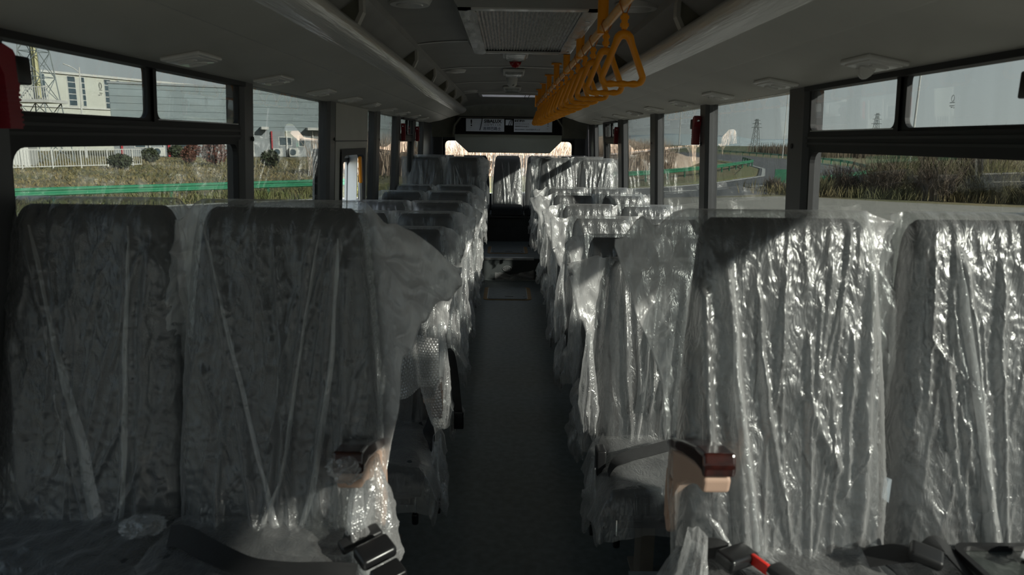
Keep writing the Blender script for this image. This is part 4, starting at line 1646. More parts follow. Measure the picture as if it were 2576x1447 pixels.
link_mesh('film_fold', fold_ribbon(15, [(-0.11, 0.74), (-0.07, 0.45), (-0.03, 0.2), (-0.005, 0.0)], 0.014, 0.030), t)

LY = [2.95, 3.76, 4.58, 5.39, 6.44, 7.35]
RY = [2.80, 3.52, 4.40, 5.25, 6.30, 7.19]
for k in range(6):
    r1 = random.Random(100 + k)
    make_seat(-XA - 0.01, LY[k], 0.0, k + 1, -1, 'aisle', WL=r1.uniform(.04, .08), WR=r1.uniform(.10, .19),
              drop=r1.uniform(0.2, 0.7))
    make_seat(-XW - 0.0, LY[k], 0.0, k + 1, -1, 'window', WL=r1.uniform(.04, .08), WR=r1.uniform(.04, .08),
              drop=r1.uniform(0.2, 0.6))
    make_seat(XA + 0.0, RY[k], 0.0, k + 1, 1, 'aisle', WL=r1.uniform(.10, .20), WR=r1.uniform(.04, .08),
              drop=r1.uniform(0.2, 0.7), amp=1.3)
    make_seat(XW + 0.0, RY[k], 0.0, k + 1, 1, 'window', WL=r1.uniform(.04, .08), WR=r1.uniform(.04, .10),
              drop=r1.uniform(0.1, 0.5), amp=1.3)
for k, (yl, yr) in enumerate(((8.48, 8.40), (9.22, 9.16))):
    r1 = random.Random(200 + k)
    make_seat(-XA - 0.01, yl + 0.12, 0.26, 7 + k, -1, 'aisle', WL=.05, WR=0.15, drop=0.5)
    make_seat(-XW - 0.03, yl + 0.12, 0.26, 7 + k, -1, 'window', WL=.09, WR=.05, drop=0.2)
    make_seat(XA - 0.01, yr + 0.12, 0.26, 7 + k, 1, 'aisle', WL=.10, WR=.05, drop=0.2, amp=1.3)
    make_seat(XW + 0.03, yr + 0.12, 0.26, 7 + k, 1, 'window', WL=.05, WR=.08, drop=0.2, amp=1.3)
bl = ['dark window-side seat at the left end of the rear bench', 'dark seat left of the middle on the rear bench',
      'film-covered middle seat of the rear bench', 'film-covered seat right of the middle on the rear bench',
      'film-topped seat at the right end of the rear bench']
for k, x in enumerate((-0.98, -0.505, -0.028, 0.445, 0.92)):
    make_seat(x, 10.44, 0.252, 9, -1 if k < 2 else 1, 'bench%d' % k, film=(k > 1), WL=0.03, WR=0.03, label=bl[k], bench=True)


# ------------------------------------------------------------------ belts and buckles on the nearest seats
def belt(name, pts, w, wdir, label, parts=(), lift=0.022):
    pts = [(p[0], p[1], p[2] + lift) for p in pts]
    o = tag(empty(name, pts[0]), label, 'seat belt', 'black seat belts')
    me = ribbon([tuple(Vector(p) - Vector(pts[0])) for p in pts], w, 0.0035, wdir)
    link_mesh('strap', me, o)
    for (nm, mb, mat) in parts:
        e = mb.build(nm, mat, o)
        e.location = -Vector(pts[0]) + Vector((0, 0, lift))
    return o


def rotm(rx, ry, rz):
    return Matrix.Rotation(rz, 3, 'Z') @ Matrix.Rotation(ry, 3, 'Y') @ Matrix.Rotation(rx, 3, 'X')


Mb = rotm(0.15, 0.25, -0.9)
belt('seat_belt', [(-0.745, 1.345, 0.845), (-0.70, 1.315, 0.862), (-0.62, 1.262, 0.862), (-0.54, 1.222, 0.858), (-0.456, 1.206, 0.858),
                   (-0.38, 1.205, 0.858), (-0.325, 1.21, 0.85)], 0.046,
     [(0.2, 0.6, 1), (0.3, 1, 0.8), (0.3, 1, 0.4), (0.3, 1, 0.2), (0, 1, 0.2), (0, 1, 0.3), (0, 1, 0.4)],
     'black seat belt strap lying across the left aisle seat cushion nearest the camera',
     [('buckle', MB().rbox((-0.297, 1.258, 0.868), (0.026, 0.038, 0.014), 0.010, 4, Mb), 'black_gloss'),
      ('latch', MB().rbox((-0.262, 1.205, 0.855), (0.021, 0.030, 0.010), 0.005, 3, Mb), 'black_gloss'),
      ('tongue', MB().rbox((-0.281, 1.188, 0.852), (0.021, 0.007, 0.004), 0.003, 2, Mb), 'chrome'),
      ('stalk', MB().rbox((-0.338, 1.315, 0.862), (0.016, 0.045, 0.009), 0.006, 3, Mb), 'black_metal')], 0.0)
Mr = rotm(0.1, -0.1, 0.55 + PI / 2)
belt('seat_belt', [(0.345, 1.285, 0.835), (0.36, 1.283, 0.862), (0.385, 1.278, 0.868), (0.405, 1.27, 0.864)], 0.05,
     (0.2, 1, 0.4), 'seat belt buckle with red release button on the right aisle seat nearest the camera',
     [('buckle', MB().rbox((0.420, 1.252, 0.866), (0.024, 0.042, 0.014), 0.009, 4, Mr), 'black_gloss'),
      ('release_button', MB().rbox((0.4575, 1.2295, 0.866), (0.021, 0.005, 0.011), 0.003, 2, Mr), 'red_button'),
      ('tongue', MB().rbox((0.470, 1.222, 0.862), (0.014, 0.011, 0.005), 0.003, 2, Mr), 'white_plastic'),
      ('tip', MB().rbox((0.490, 1.207, 0.863), (0.020, 0.020, 0.008), 0.004, 2, Mr), 'black_metal')], 0.0)
belt('seat_belt', [(0.69, 1.275, 0.852), (0.74, 1.265, 0.868), (0.79, 1.252, 0.878), (0.825, 1.262, 0.89), (0.848, 1.25, 0.875),
                   (0.862, 1.20, 0.862)], 0.045, [(0, 1, 0.3), (0, 1, 0.3), (0.2, 1, 0.1), (0.4, 1, 0.3), (0.6, 1, 0), (0.6, 0.6, 0)],
     'twisted black seat belt between the two nearest right seats',
     [('buckle', MB().rbox((0.785, 1.235, 0.884), (0.030, 0.022, 0.012), 0.008, 4, rotm(0.2, 0.2, -0.5)), 'black_metal')], 0.0)
belt('seat_belt', [(0.62, 2.50, 0.525), (0.50, 2.43, 0.525), (0.40, 2.38, 0.520), (0.345, 2.35, 0.49), (0.318, 2.33, 0.38),
                   (0.315, 2.32, 0.26)], 0.045,
     [(0, 1, 0.5), (0, 1, 0.5), (0, 1, 0.5), (0, 1, 0.2), (0.3, 1, 0), (0.5, 1, 0)],
     'black seat belt draped over the second right aisle seat cushion',
     [('buckle', MB().rbox((0.315, 2.42, 0.49), (0.018, 0.035, 0.05), 0.008, 3), 'black_gloss')])
# hanging belt by the left seats
belt('seat_belt', [(-0.335, 3.38, 0.62), (-0.31, 3.34, 0.60), (-0.29, 3.30, 0.50), (-0.275, 3.27, 0.38), (-0.262, 3.25, 0.27)],
     0.042, [(1, .3, 0), (1, .3, 0), (1, 0.2, 0), (1, 0.2, 0), (1, 0.2, 0)],
     'black seat belt with buckle hanging into the aisle from the third left row',
     [('buckle', MB().rbox((-0.266, 3.245, 0.30), (0.024, 0.010, 0.045), 0.006, 3), 'black_gloss')])

# tray with chrome bolt on the right window seat
t = empty('folding_tray', (0.970, 1.215, 0.852))
m = MB().prism_z(rrect(0.03, -0.03, 0.28, 0.20, 0.03), 0.0, 0.018)
m.build('tray', 'tray_gloss', t, smooth=False)
inner = rrect(0.03, -0.03, 0.255, 0.175, 0.025)
outer = rrect(0.03, -0.03, 0.28, 0.20, 0.03)
N = len(inner)
m = MB()
m.add([(p[0], p[1], 0.018) for p in outer] + [(p[0], p[1], 0.030) for p in outer] + [(p[0], p[1], 0.030) for p in inner] + [
    (p[0], p[1], 0.019) for p in inner],
      [(a * N + i, a * N + (i + 1) % N, (a + 1) * N + (i + 1) % N, (a + 1) * N + i) for a in range(3) for i in range(N)])
m.build('rim', 'black_metal', t, smooth=False)
MB().disc((0.03, 0.02, 0.018), 0.020, 0.020, 20).build('bolt_seat', 'black_gloss', t)
lv = MB().disc((0.03, 0.02, 0.040), 0.015, 0.012, 6, rt=0.013).build('bolt', 'chrome', t)
lpts = [(0.040, 0.035), (0.015, 0.03), (-0.017, -0.002), (0.0, -0.02), (0.045, 0.005)]
MB().prism_z(lpts, 0.039, 0.043).build('lever', 'chrome', t, smooth=False)
tag(t, 'black glossy tray with a chrome bolt and lever, bottom right corner', 'tray')
o = MB().hexa([(0.783, 1.405, 0.965), (0.797, 1.40, 0.96), (0.797, 1.40, 0.905), (0.783, 1.405, 0.915)],
              [(0.783, 1.407, 0.965), (0.797, 1.402, 0.96), (0.797, 1.402, 0.905), (0.783, 1.407, 0.915)]).build(
    'fabric_tag', 'sign_white', seats[(0, 1, 'window')], smooth=False)
o.location = -seats[(0, 1, 'window')].location


# ------------------------------------------------------------------ bubble wrap over the left second-row armrest
def bubble_sheet(name, corners, ny, nx, label, seed, bow=0.03, pitch=0.0115):
    """corners: 4 points (tl, tr, br, bl); surface with raised round bubbles"""
    c = [np.array(p, float) for p in corners]
    v = np.linspace(0, 1, ny)
    u = np.linspace(0, 1, nx)
    Vg, Ug = np.meshgrid(v, u, indexing='ij')
    Pq = (c[0] * (1 - Ug[..., None]) + c[1] * Ug[..., None]) * (1 - Vg[..., None]) + (
            c[3] * (1 - Ug[..., None]) + c[2] * Ug[..., None]) * Vg[..., None]
    lu = np.linalg.norm(c[1] - c[0])
    lv_ = np.linalg.norm(c[3] - c[0])
    nrm = np.cross(c[1] - c[0], c[3] - c[0])
    nrm = nrm / np.linalg.norm(nrm)
    if nrm[1] > 0:
        nrm = -nrm
    a, b = Ug * lu, Vg * lv_
    row = np.floor(b / (pitch * 0.866))
    ca = (np.floor(a / pitch - 0.5 * (row % 2)) + 0.5 + 0.5 * (row % 2)) * pitch
    cb = (row + 0.5) * pitch * 0.866
    dd = np.sqrt((a - ca) ** 2 + (b - cb) ** 2) / (pitch * 0.46)
    bub = 0.0035 * np.sqrt(np.clip(1 - dd ** 2, 0, 1))
    wav = bow * np.sin(Ug * PI) * np.sin(Vg * 2.2) + 0.018 * vnoise(Ug * 4, Vg * 4, seed)
    Pq = Pq + nrm * (bub + wav)[..., None]
    o = MB().grid(Pq).build(name, 'bubble_film', angle=180)
    return o


t = empty('bubble_wrap', (-0.34, 2.36, 0.85))
for k, (cs, ny, nx) in enumerate((([(-0.44, 2.34, 0.945), (-0.355, 2.38, 1.005), (-0.335, 2.35, 0.82), (-0.412, 2.33, 0.775)], 90, 60),
                                  ([(-0.365, 2.38, 1.0), (-0.275, 2.36, 0.99), (-0.272, 2.34, 0.83), (-0.345, 2.34, 0.82)], 90, 54),
                                  ([(-0.352, 2.35, 0.85), (-0.270, 2.34, 0.85), (-0.252, 2.33, 0.67), (-0.300, 2.33, 0.69)], 90, 54))):
    o = bubble_sheet('sheet', cs, ny * 2, nx * 2, '', 5 + k)
    o.parent = t
    o.location = -t.location
tag(t, 'sheet of bubble wrap folded over the second left aisle seat armrest', 'bubble wrap')
for (x, y, z, label, sd) in ((-0.305, 6.55, 0.60, 'yellowish wad of bubble wrap by the far left aisle seats', 3),):
    o = link_mesh('bubble_wrap', bunch_mesh(sd, 0.045, 0.08, 0.16, 40, 'bubble_film'), None, (x, y, z))
    tag(o, label, 'bubble wrap')
# loose film on the floor below the step
xs = np.linspace(-0.17, 0.30, 60)
ys_ = np.linspace(0, 1, 14)
X, V = np.meshgrid(xs, ys_)
Zt = 0.012 + (0.055 + 0.05 * np.abs(X - 0.02) / 0.25 + 0.02 * vnoise(X * 20, V * 2, 4)) * V
Yt = 8.30 + 0.10 * V + 0.02 * vnoise(X * 18, V * 5, 8)
o = MB().grid(np.dstack([X, Yt, Zt])).build('loose_film', 'film', angle=180)
tag(o, 'loose crumpled film lying against the foot of the step', 'plastic film')
# hanging post by the rear steps
o = MB().tube([(0.285, 9.45, 0.262), (0.285, 9.45, 0.30), (0.275, 9.45, 0.66)], [0.03, 0.013, 0.013], 10).build('support_post',
                                                                                                     'black_metal')
tag(o, 'short black support post beside the raised aisle', 'post')

# ================================================================== OUTDOORS
# ground
m = MB().box(-600, 600, -200, 900, GROUND - 0.3, GROUND - 0.04)
struct(m.build('ground', 'dry_grass', smooth=False), 'dry grass ground')
apron = [(-200, -60), (200, -60), (60, 22), (21.6, 31.1), (17.6, 33.4), (14.6, 36.0), (6, 33.0), (0, 29), (-4, 27), (-8, 23),
         (-14, 17), (-26, 4), (-60, -20)]
struct(MB().prism_z(apron, GROUND - 0.05, GROUND).build('ground_apron', 'concrete', smooth=False), 'pale concrete yard')
FAR = [(-40, 2.0), (-24, 17.0), (-16.5, 23.9), (-11.45, 28.5), (-8.26, 30.9), (-2, 35.0), (6.8, 40.1), (10.5, 43.5), (14.2, 48.2),
       (20.5, 58), (26.3, 74), (31, 95), (34, 130), (36, 220)]
NEAR = [(-40, -8), (-26, 4), (-14, 17), (-8, 23), (-4, 27), (0, 29), (6, 33), (12, 36.2), (17.9, 40.8), (22.5, 46.5), (30, 57),
        (41, 84), (48, 118), (52, 220)]
road = FAR + NEAR[::-1]
struct(MB().prism_z(road, GROUND - 0.05, GROUND + 0.012).build('ground_road', 'asphalt', smooth=False), 'grey asphalt road')


def along(poly, step):
    pts = [Vector((p[0], p[1], 0)) for p in poly]
    out = []
    acc = 0
    d = 0
    out.append((pts[0], (pts[1] - pts[0]).normalized()))
    left = step
    for a, b in zip(pts, pts[1:]):
        L = (b - a).length
        u = (b - a).normalized()
        pos = 0
        while L - pos >= left:
            pos += left
            out.append((a + u * pos, u))
            left = step
        left -= L - pos
    return out


def strip_along(poly, w, off, z0, z1):
    P = [Vector((p[0], p[1], 0)) for p in poly]
    m = MB()
    rows = []
    for i, p in enumerate(P):
        tn = (P[min(i + 1, len(P) - 1)] - P[max(i - 1, 0)]).normalized()
        nv = Vector((tn.y, -tn.x, 0))
        q = p + nv * off
        rows.append([tuple(q + nv * w / 2 + Vector((0, 0, z1))), tuple(q - nv * w / 2 + Vector((0, 0, z1))),
                     tuple(q - nv * w / 2 + Vector((0, 0, z0))), tuple(q + nv * w / 2 + Vector((0, 0, z0)))])
    return m.grid(np.array(rows), True)


struct(strip_along(FAR, 0.30, 0.4, GROUND, GROUND + 0.03).build('ground_edge_line', 'road_paint', smooth=False),
       'white road edge line')
struct(strip_along(FAR, 1.6, -1.0, GROUND - 0.05, GROUND + 0.03).build('ground_verge', 'verge_grass', smooth=False),
       'green verge strip behind the road')
cl = [(0.5 * (a[0] + b[0]), 0.5 * (a[1] + b[1])) for a, b in zip(FAR, NEAR)]
for (p, u) in along(cl, 9.0):
    if -25 < p.x < 45 and p.y < 130:
        m = MB()
        q = p + u * 3.2
        nv = Vector((u.y, -u.x, 0)) * 0.09
        a = [p + nv, p - nv, q - nv, q + nv]
        m.hexa([(v.x, v.y, GROUND) for v in a], [(v.x, v.y, GROUND + 0.022) for v in a])
        o = m.build('lane_dash', 'road_paint', bpy.data.objects['ground_road'], smooth=False)


def guardrail(poly, label, spacing=4.0, z=GROUND, mat='rail_green'):
    t = empty('guardrail', (poly[0][0], poly[0][1], z))
    org = Vector((poly[0][0], poly[0][1], z))
    sec = [(0.0, 0.75), (0.045, 0.715), (0.045, 0.66), (0.0, 0.62), (0.0, 0.575), (0.045, 0.535), (0.045, 0.48), (0.0, 0.445),
           (-0.012, 0.45), (-0.012, 0.745)]
    st = along(poly, spacing)
    post_me = MB().tube([(0, 0, 0), (0, 0, 0.72)], 0.07, 10).mesh('rail_post', True, 'rail_green_dark')
    for i, (p, u) in enumerate(st):
        nv = Vector((u.y, -u.x, 0))
        link_mesh('post', post_me, t, (p.x - org.x - nv.x * 0.10, p.y - org.y - nv.y * 0.10, 0))
        if i + 1 < len(st):
            q, u2 = st[i + 1]
            n2 = Vector((u2.y, -u2.x, 0))
            a = [(p.x - org.x + nv.x * s_[0], p.y - org.y + nv.y * s_[0], s_[1]) for s_ in sec]
            b = [(q.x - org.x + n2.x * s_[0], q.y - org.y + n2.y * s_[0], s_[1]) for s_ in sec]
            MB().hexa(a, b).build('beam', mat, t, smooth=False)
    tag(t, label, 'guardrail', 'green road guardrails')


guardrail([(-28, 14.6), (-17.15, 24.8), (-11.43, 29.8), (-8.82, 32.3), (-5.5, 34.8)],
          'green corrugated guardrail running along the road behind the left windows')
guardrail([(6.6, 44.2), (7.5, 45.0), (10.05, 48.1), (17.85, 61), (28.3, 81.8), (33, 100)],
          'green corrugated guardrail curving round the bend behind the right windows')
guardrail([(17.9, 41.4), (22.1, 46.4), (29.2, 56.3), (31.5, 60.5)], 'short green guardrail among dry brush on the right', 3.0)
guardrail([(31.5, 60.5), (41, 86), (47.2, 110.7), (52, 150), (56, 200)], 'distant teal guardrail beyond the right-hand bend', 6.0)

# grey warehouse -------------------------------------------------------------


def frame_pts(A, B_):
    A, B_ = Vector((A[0], A[1], 0)), Vector((B_[0], B_[1], 0))
    u = (B_ - A)
    return A, u, Vector((u.y, -u.x, 0)).normalized()    # normal towards the bus (right-hand side of A->B)


def facade_box(m, A, u, nv, k0, k1, z0, z1, d0, d1):
    a = [A + u * k0 + nv * d0, A + u * k1 + nv * d0, A + u * k1 + nv * d1, A + u * k0 + nv * d1]
    return m.hexa([(v.x, v.y, z0) for v in a], [(v.x, v.y, z1) for v in a])


def bld(name, A, Bp):
    t = empty(name, (A[0], A[1], GROUND))
    return t, *frame_pts(A, Bp)


def part(t, name, mat, A, u, nv, *q):
    o = facade_box(MB(), A, u, nv, *q).build(name, mat, t, smooth=False)
    o.location = -t.location
    return o


t, A_, u_, n_ = bld('warehouse', (-54, 86), (-15, 104))
part(t, 'wall', 'warehouse', A_, u_, n_, 0.145, 1.3, GROUND, 7.8, -14, 0)
for k, z in enumerate(np.arange(2.9, 7.6, 0.85)):
    part(t, 'cladding_sheet', 'warehouse', A_, u_, n_, 0.146, 1.3, z + 0.03, z + 0.82, 0.0, 0.06)
part(t, 'roof_edge', 'warehouse_low', A_, u_, n_, 0.143, 1.3, 7.75, 8.0, -14, 0.2)
part(t, 'plinth', 'warehouse_low', A_, u_, n_, 0.145, 1.3, GROUND, 2.4, 0.0, 0.05)
for (k0, k1) in ((0.545, 0.566), (0.682, 0.75), (0.86, 0.90), (0.33, 0.36)):
    part(t, 'canopy', 'white_paint', A_, u_, n_, k0, k1, 2.6, 2.95, 0.0, 1.6)
for (k0, k1, z0, z1) in ((0.20, 0.225, 0.2, 1.6), (0.31, 0.345, 0.2, 1.7), (0.40, 0.44, 0.3, 1.7), (0.60, 0.635, 0.6, 1.6),
                         (0.66, 0.675, 0.5, 1.8), (0.80, 0.84, 0.4, 1.7)):
    f = part(t, 'window', 'white_paint', A_, u_, n_, k0 - 0.003, k1 + 0.003, z0 - 0.1, z1 + 0.1, 0.05, 0.10)
    g = facade_box(MB(), A_, u_, n_, k0, k1, z0, z1, 0.08, 0.13).build('pane', 'window_dark', f, smooth=False)
for (k0, k1) in ((0.163, 0.168), (0.284, 0.291), (0.575, 0.579)):
    part(t, 'red_column', 'red_paint', A_, u_, n_, k0, k1, GROUND, 2.4, 0.05, 0.35)
for k in (0.235, 0.272, 0.30, 0.38, 0.46, 0.52, 0.62, 0.70):
    part(t, 'downpipe', 'white_paint', A_, u_, n_, k, k + 0.004, GROUND, 2.5, 0.05, 0.25)
tag(t, 'long grey metal-clad warehouse beyond the left guardrail', 'building')
for i, k in enumerate((0.258, 0.592, 0.64)):
    c = A_ + u_ * k + n_ * 0.6
    t = empty('air_conditioner', (c.x, c.y, GROUND))
    e = Vector((u_.x, u_.y, 0)).normalized()
    m = MB()
    a = [e * -0.6 + n_ * -0.4, e * 0.6 + n_ * -0.4, e * 0.6 + n_ * 0.2, e * -0.6 + n_ * 0.2]
    m.hexa([(v.x, v.y, 0.1) for v in a], [(v.x, v.y, 1.15) for v in a])
    m.build('case', 'white_paint', t, smooth=False)
    pts = [e * (-0.15 + 0.42 * math.cos(q)) + n_ * 0.22 + Vector((0, 0, 0.62 + 0.42 * math.sin(q))) for q in
           np.linspace(0, 2 * PI, 20, endpoint=False)]
    m = MB().hexa([tuple(p) for p in pts], [tuple(p + n_ * 0.03) for p in pts])
    m.build('fan_grille', 'window_dark', t, smooth=False)
    m = MB()
    m.hexa([(v.x * .9, v.y * .9, 0.0) for v in a], [(v.x * .9, v.y * .9, 0.1) for v in a])
    m.build('foot', 'steel_grey', t, smooth=False)
    tag(t, ['white air conditioner at the warehouse near the end of the white fence',
            'white air conditioner at the warehouse seen in the second left window',
            'second air conditioner along the warehouse in the second left window'][i], 'air conditioner',
        'outdoor units at the warehouse')

# white building ---------------------------------------------------------------
t, A_, u_, n_ = bld('office_building', (-73, 110), (-60, 141))
part(t, 'wall', 'white_wall', A_, u_, n_, -0.12, 1.6, GROUND, 11.0, -18, 0)
part(t, 'parapet', 'white_paint', A_, u_, n_, -0.125, 1.6, 10.95, 11.3, -18, 0.3)
part(t, 'ledge', 'white_paint', A_, u_, n_, -0.12, 1.6, 5.75, 5.95, 0.0, 0.25)
for (k0, k1, z0) in ((0.221, 0.258, 6.15), (0.292, 0.306, 6.15), (0.414, 0.447, 5.95), (0.485, 0.498, 6.5), (0.608, 0.632, 6.0),
                     (0.79, 0.83, 6.0), (0.87, 0.89, 6.0), (1.0, 1.05, 6.0), (0.08, 0.11, 6.15)):
    zs = np.linspace(z0, 10.75, 6)
    f = part(t, 'window', 'white_paint', A_, u_, n_, k0 - 0.003, k1 + 0.003, z0 - 0.1, 10.8, 0.0, 0.08)
    for a, b in zip(zs, zs[1:]):
        facade_box(MB(), A_, u_, n_, k0, k1, a + 0.07, b - 0.07, 0.05, 0.11).build('pane', 'window_dark', f, smooth=False)
tag(t, 'tall white building with vertical window strips behind the warehouse', 'building')

# white hut and fence ------------------------------------------------------------
t = empty('white_hut', (-40.5, 57.5, GROUND))
o = MB().prism_z([(-4.0, -4), (1.6, 1.0), (0.4, 4.0), (-6, 2)], 0, 2.6).build('wall', 'white_paint', t, smooth=False)
MB().prism_z([(-4.2, -4.2), (1.8, 1.0), (0.5, 4.2), (-6.2, 2.1)], 2.6, 2.8).build('roof', 'white_wall', t, smooth=False)
tag(t, 'plain white hut behind the white railing fence', 'hut')
FA, FB = Vector((-38.2, 49.5, 0)), Vector((-31.5, 61.8, 0))
t = empty('railing_fence', (FA.x, FA.y, GROUND))
L = (FB - FA).length
uu = (FB - FA).normalized()
rz = math.atan2(uu.y, uu.x)
t.rotation_euler = (0, 0, rz)
bar_me = MB().box(-0.02, 0.02, -0.02, 0.02, 0.12, 1.42).mesh('fence_bar', False, 'white_paint')
pst_me = MB().box(-0.05, 0.05, -0.05, 0.05, -0.15, 1.5).mesh('fence_post', False, 'white_paint')
nb = int(L / 0.2)
for i in range(nb + 1):
    link_mesh('post' if i % 11 == 0 else 'bar', pst_me if i % 11 == 0 else bar_me, t, (i * 0.2, 0, 0))
for z in (0.14, 1.40):
    MB().box(0, L, -0.03, 0.03, z, z + 0.07).build('rail', 'white_paint', t, smooth=False)
tag(t, 'white metal railing fence with vertical bars on the left', 'fence')

# lattice tower -------------------------------------------------------------------
t = empty('lattice_tower', (-42.3, 66, GROUND))
m_leg = []
zs = [0, 2.6, 5.4, 7.6, 9.8, 11.8, 13.8]
wd = [2.6, 2.25, 1.9, 1.65, 1.4, 1.22, 1.1]


def tw(i, k):
    a = [(1, 1), (-1, 1), (-1, -1), (1, -1)][k % 4]
    return (a[0] * wd[i] * 0.62, a[1] * wd[i] * 0.62, zs[i])


for k in range(4):
    MB().tube([tw(i, k) for i in range(len(zs))], 0.055, 6).build('leg', 'steel_grey', t)
for i in range(len(zs) - 1):
    for k in range(4):
        MB().tube([tw(i, k), tw(i + 1, k + 1)], 0.035, 5).build('brace', 'steel_grey', t)
        MB().tube([tw(i, k + 1), tw(i + 1, k)], 0.035, 5).build('brace', 'steel_grey', t)
        MB().tube([tw(i + 1, k), tw(i + 1, k + 1)], 0.035, 5).build('ring_bar', 'steel_grey', t)
MB().tube([(0, 0, 5.6), (0, 0, 14.5)], 0.24, 12).build('pipe', 'yellow_pipe', t)
MB().box(-2.4, 1.7, -1.4, 1.4, 5.35, 5.62).build('platform', 'white_paint', t, smooth=False)
b_me = MB().box(-0.03, 0.03, -0.02, 0.02, 5.6, 6.7).mesh('tower_rail', False, 'white_paint')
for i in range(22):
    link_mesh('platform_bar', b_me, t, (-2.3 + i * 0.19, -1.35, 0))
MB().box(-2.4, 1.7, -1.38, -1.32, 6.65, 6.72).build('platform_rail', 'white_paint', t, smooth=False)
tag(t, 'steel lattice tower around a yellow pipe with white platform, far left', 'tower')

# street lamps
t = empty('street_lamp', (-46.8, 80, GROUND))
MB().tube([(0, 0, 0), (0, 0, 5), (0.25, 0, 9.75)], [0.12, 0.09, 0.06], 8).build('pole', 'white_paint', t)
MB().tube([(0.2, 0, 9.2), (-0.3, 0, 9.6), (-0.9, 0, 9.9)], 0.05, 6).build('arm', 'white_paint', t)
MB().rbox((-1.1, 0, 9.97), (0.38, 0.12, 0.06), 0.05, 3, Matrix.Rotation(0.35, 3, 'Y')).build('lamp_head', 'white_paint', t)
tag(t, 'white street lamp before the white building, left', 'street lamp')
for k, (x, y, h_, lb) in enumerate(((47.5, 123, 12, 'tall thin white lamp pole in the second right window'),
                                    (30, 125, 12, 'lamp pole further along the bend, right'),
                                    (34.5, 61, 14, 'pale lamp pole in the nearest right sliding window'))):
    t = empty('street_lamp', (x, y, GROUND))
    MB().tube([(0, 0, 0), (0, 0, h_ / 2), (0, 0, h_)], [0.11, 0.08, 0.06], 8).build('pole', 'white_paint', t)
    MB().tube([(0, 0, h_ - 0.3), (0.8, 0, h_), (1.8, 0, h_ + 0.1)], 0.05, 6).build('arm', 'white_paint', t)
    MB().rbox((2.1, 0, h_ + 0.1), (0.4, 0.14, 0.06), 0.05, 3).build('lamp_head', 'white_paint', t)
    tag(t, lb, 'street lamp', 'street lamps on the right')

# pylons
for k, (x, y, H_) in enumerate(((104, 300, 12.5), (154, 300, 15.5), (60, 420, 13))):
    t = empty('power_pylon', (x, y, GROUND))
    m = MB()
    for (a, b) in ((1, 1), (-1, 1), (-1, -1), (1, -1)):
        m.tube([(a * 1.6, b * 1.6, 0), (a * 0.35, b * 0.35, H_)], 0.12, 4)
    m.build('mast', 'pylon_steel', t)
    m = MB()
    for i in range(6):
        f0, f1 = 1.6 - 1.25 * i / 6, 1.6 - 1.25 * (i + 1) / 6
        for s in (-1, 1):
            m.tube([(-f0, s * f0, H_ * i / 6), (f1, s * f1, H_ * (i + 1) / 6)], 0.08, 4)
            m.tube([(f0, s * f0, H_ * i / 6), (-f1, s * f1, H_ * (i + 1) / 6)], 0.08, 4)
    m.build('bracing', 'pylon_steel', t)
    for z, w_ in ((0.72, 2.2), (0.84, 1.8), (0.95, 1.3)):
        MB().tube([(-w_, 0, H_ * z), (0, 0, H_ * z + 0.2), (w_, 0, H_ * z)], 0.12, 4).build('cross_arm', 'pylon_steel', t)
    tag(t, ['distant power pylon in the second right window', 'distant power pylon in the nearest right sliding window',
            'faint power pylon furthest away on the right'][k], 'pylon', 'distant power pylons')

# hills and field bands
rs = np.random.RandomState(5)
for (nm, yy, x0, x1, h0, h1, mat, sd, lbl) in (
        ('hill_ridge', 620, -100, 700, 8, 8, 'hill', 3, 'hazy low tree-covered hills on the right horizon'),
        ('hill_ridge', 560, -600, -60, 6, 6, 'hill', 6, 'hazy low hills behind the left buildings')):
    X = np.linspace(x0, x1, 120)
    top = GROUND + h0 + h1 * (vnoise(X * 0.012, X * 0, sd) + 0.35 * vnoise(X * 0.06, X * 0, sd + 1) + 0.12 * vnoise(X * .3, X * 0, sd))
    P = np.array([[(x, yy, GROUND - 1) for x in X], [(x, yy + 6, z) for x, z in zip(X, top)],
                  [(x, yy + 60, z + 1) for x, z in zip(X, top)], [(x, yy + 140, GROUND - 1) for x in X]])
    struct(MB().grid(P).build('ground_' + nm, mat), lbl)
m = MB().prism_z([(20, 190), (500, 190), (600, 600), (-100, 600)], GROUND - 0.05, GROUND + 0.05)
struct(m.build('ground_field', 'field', smooth=False), 'flat green field beyond the road')

# dry bank behind the road, seen through the rear and right windows
X = np.linspace(-11, 34, 80)
V = np.linspace(0, 1, 14)
Xg, Vg = np.meshgrid(X, V)
cyl = np.interp(X, [-30, -2, 10, 20, 34], [60, 52, 60, 78, 120])
hh = np.interp(X, [-11, -6, 0, 12, 18, 26, 34], [0.1, 1.6, 3.2, 2.9, 1.6, 0.7, 0.1])
Zg = GROUND + hh[None, :] * np.sin(np.clip(Vg, 0, 1) * PI) ** 0.8 * (1 + 0.3 * vnoise(Xg * 0.4, Vg * 4, 3)) - 0.05
Yg = cyl[None, :] + Vg * 14
struct(MB().grid(np.dstack([Xg, Yg, Zg])).build('ground_bank', 'reed', angle=180), 'dry grassy bank behind the bus')


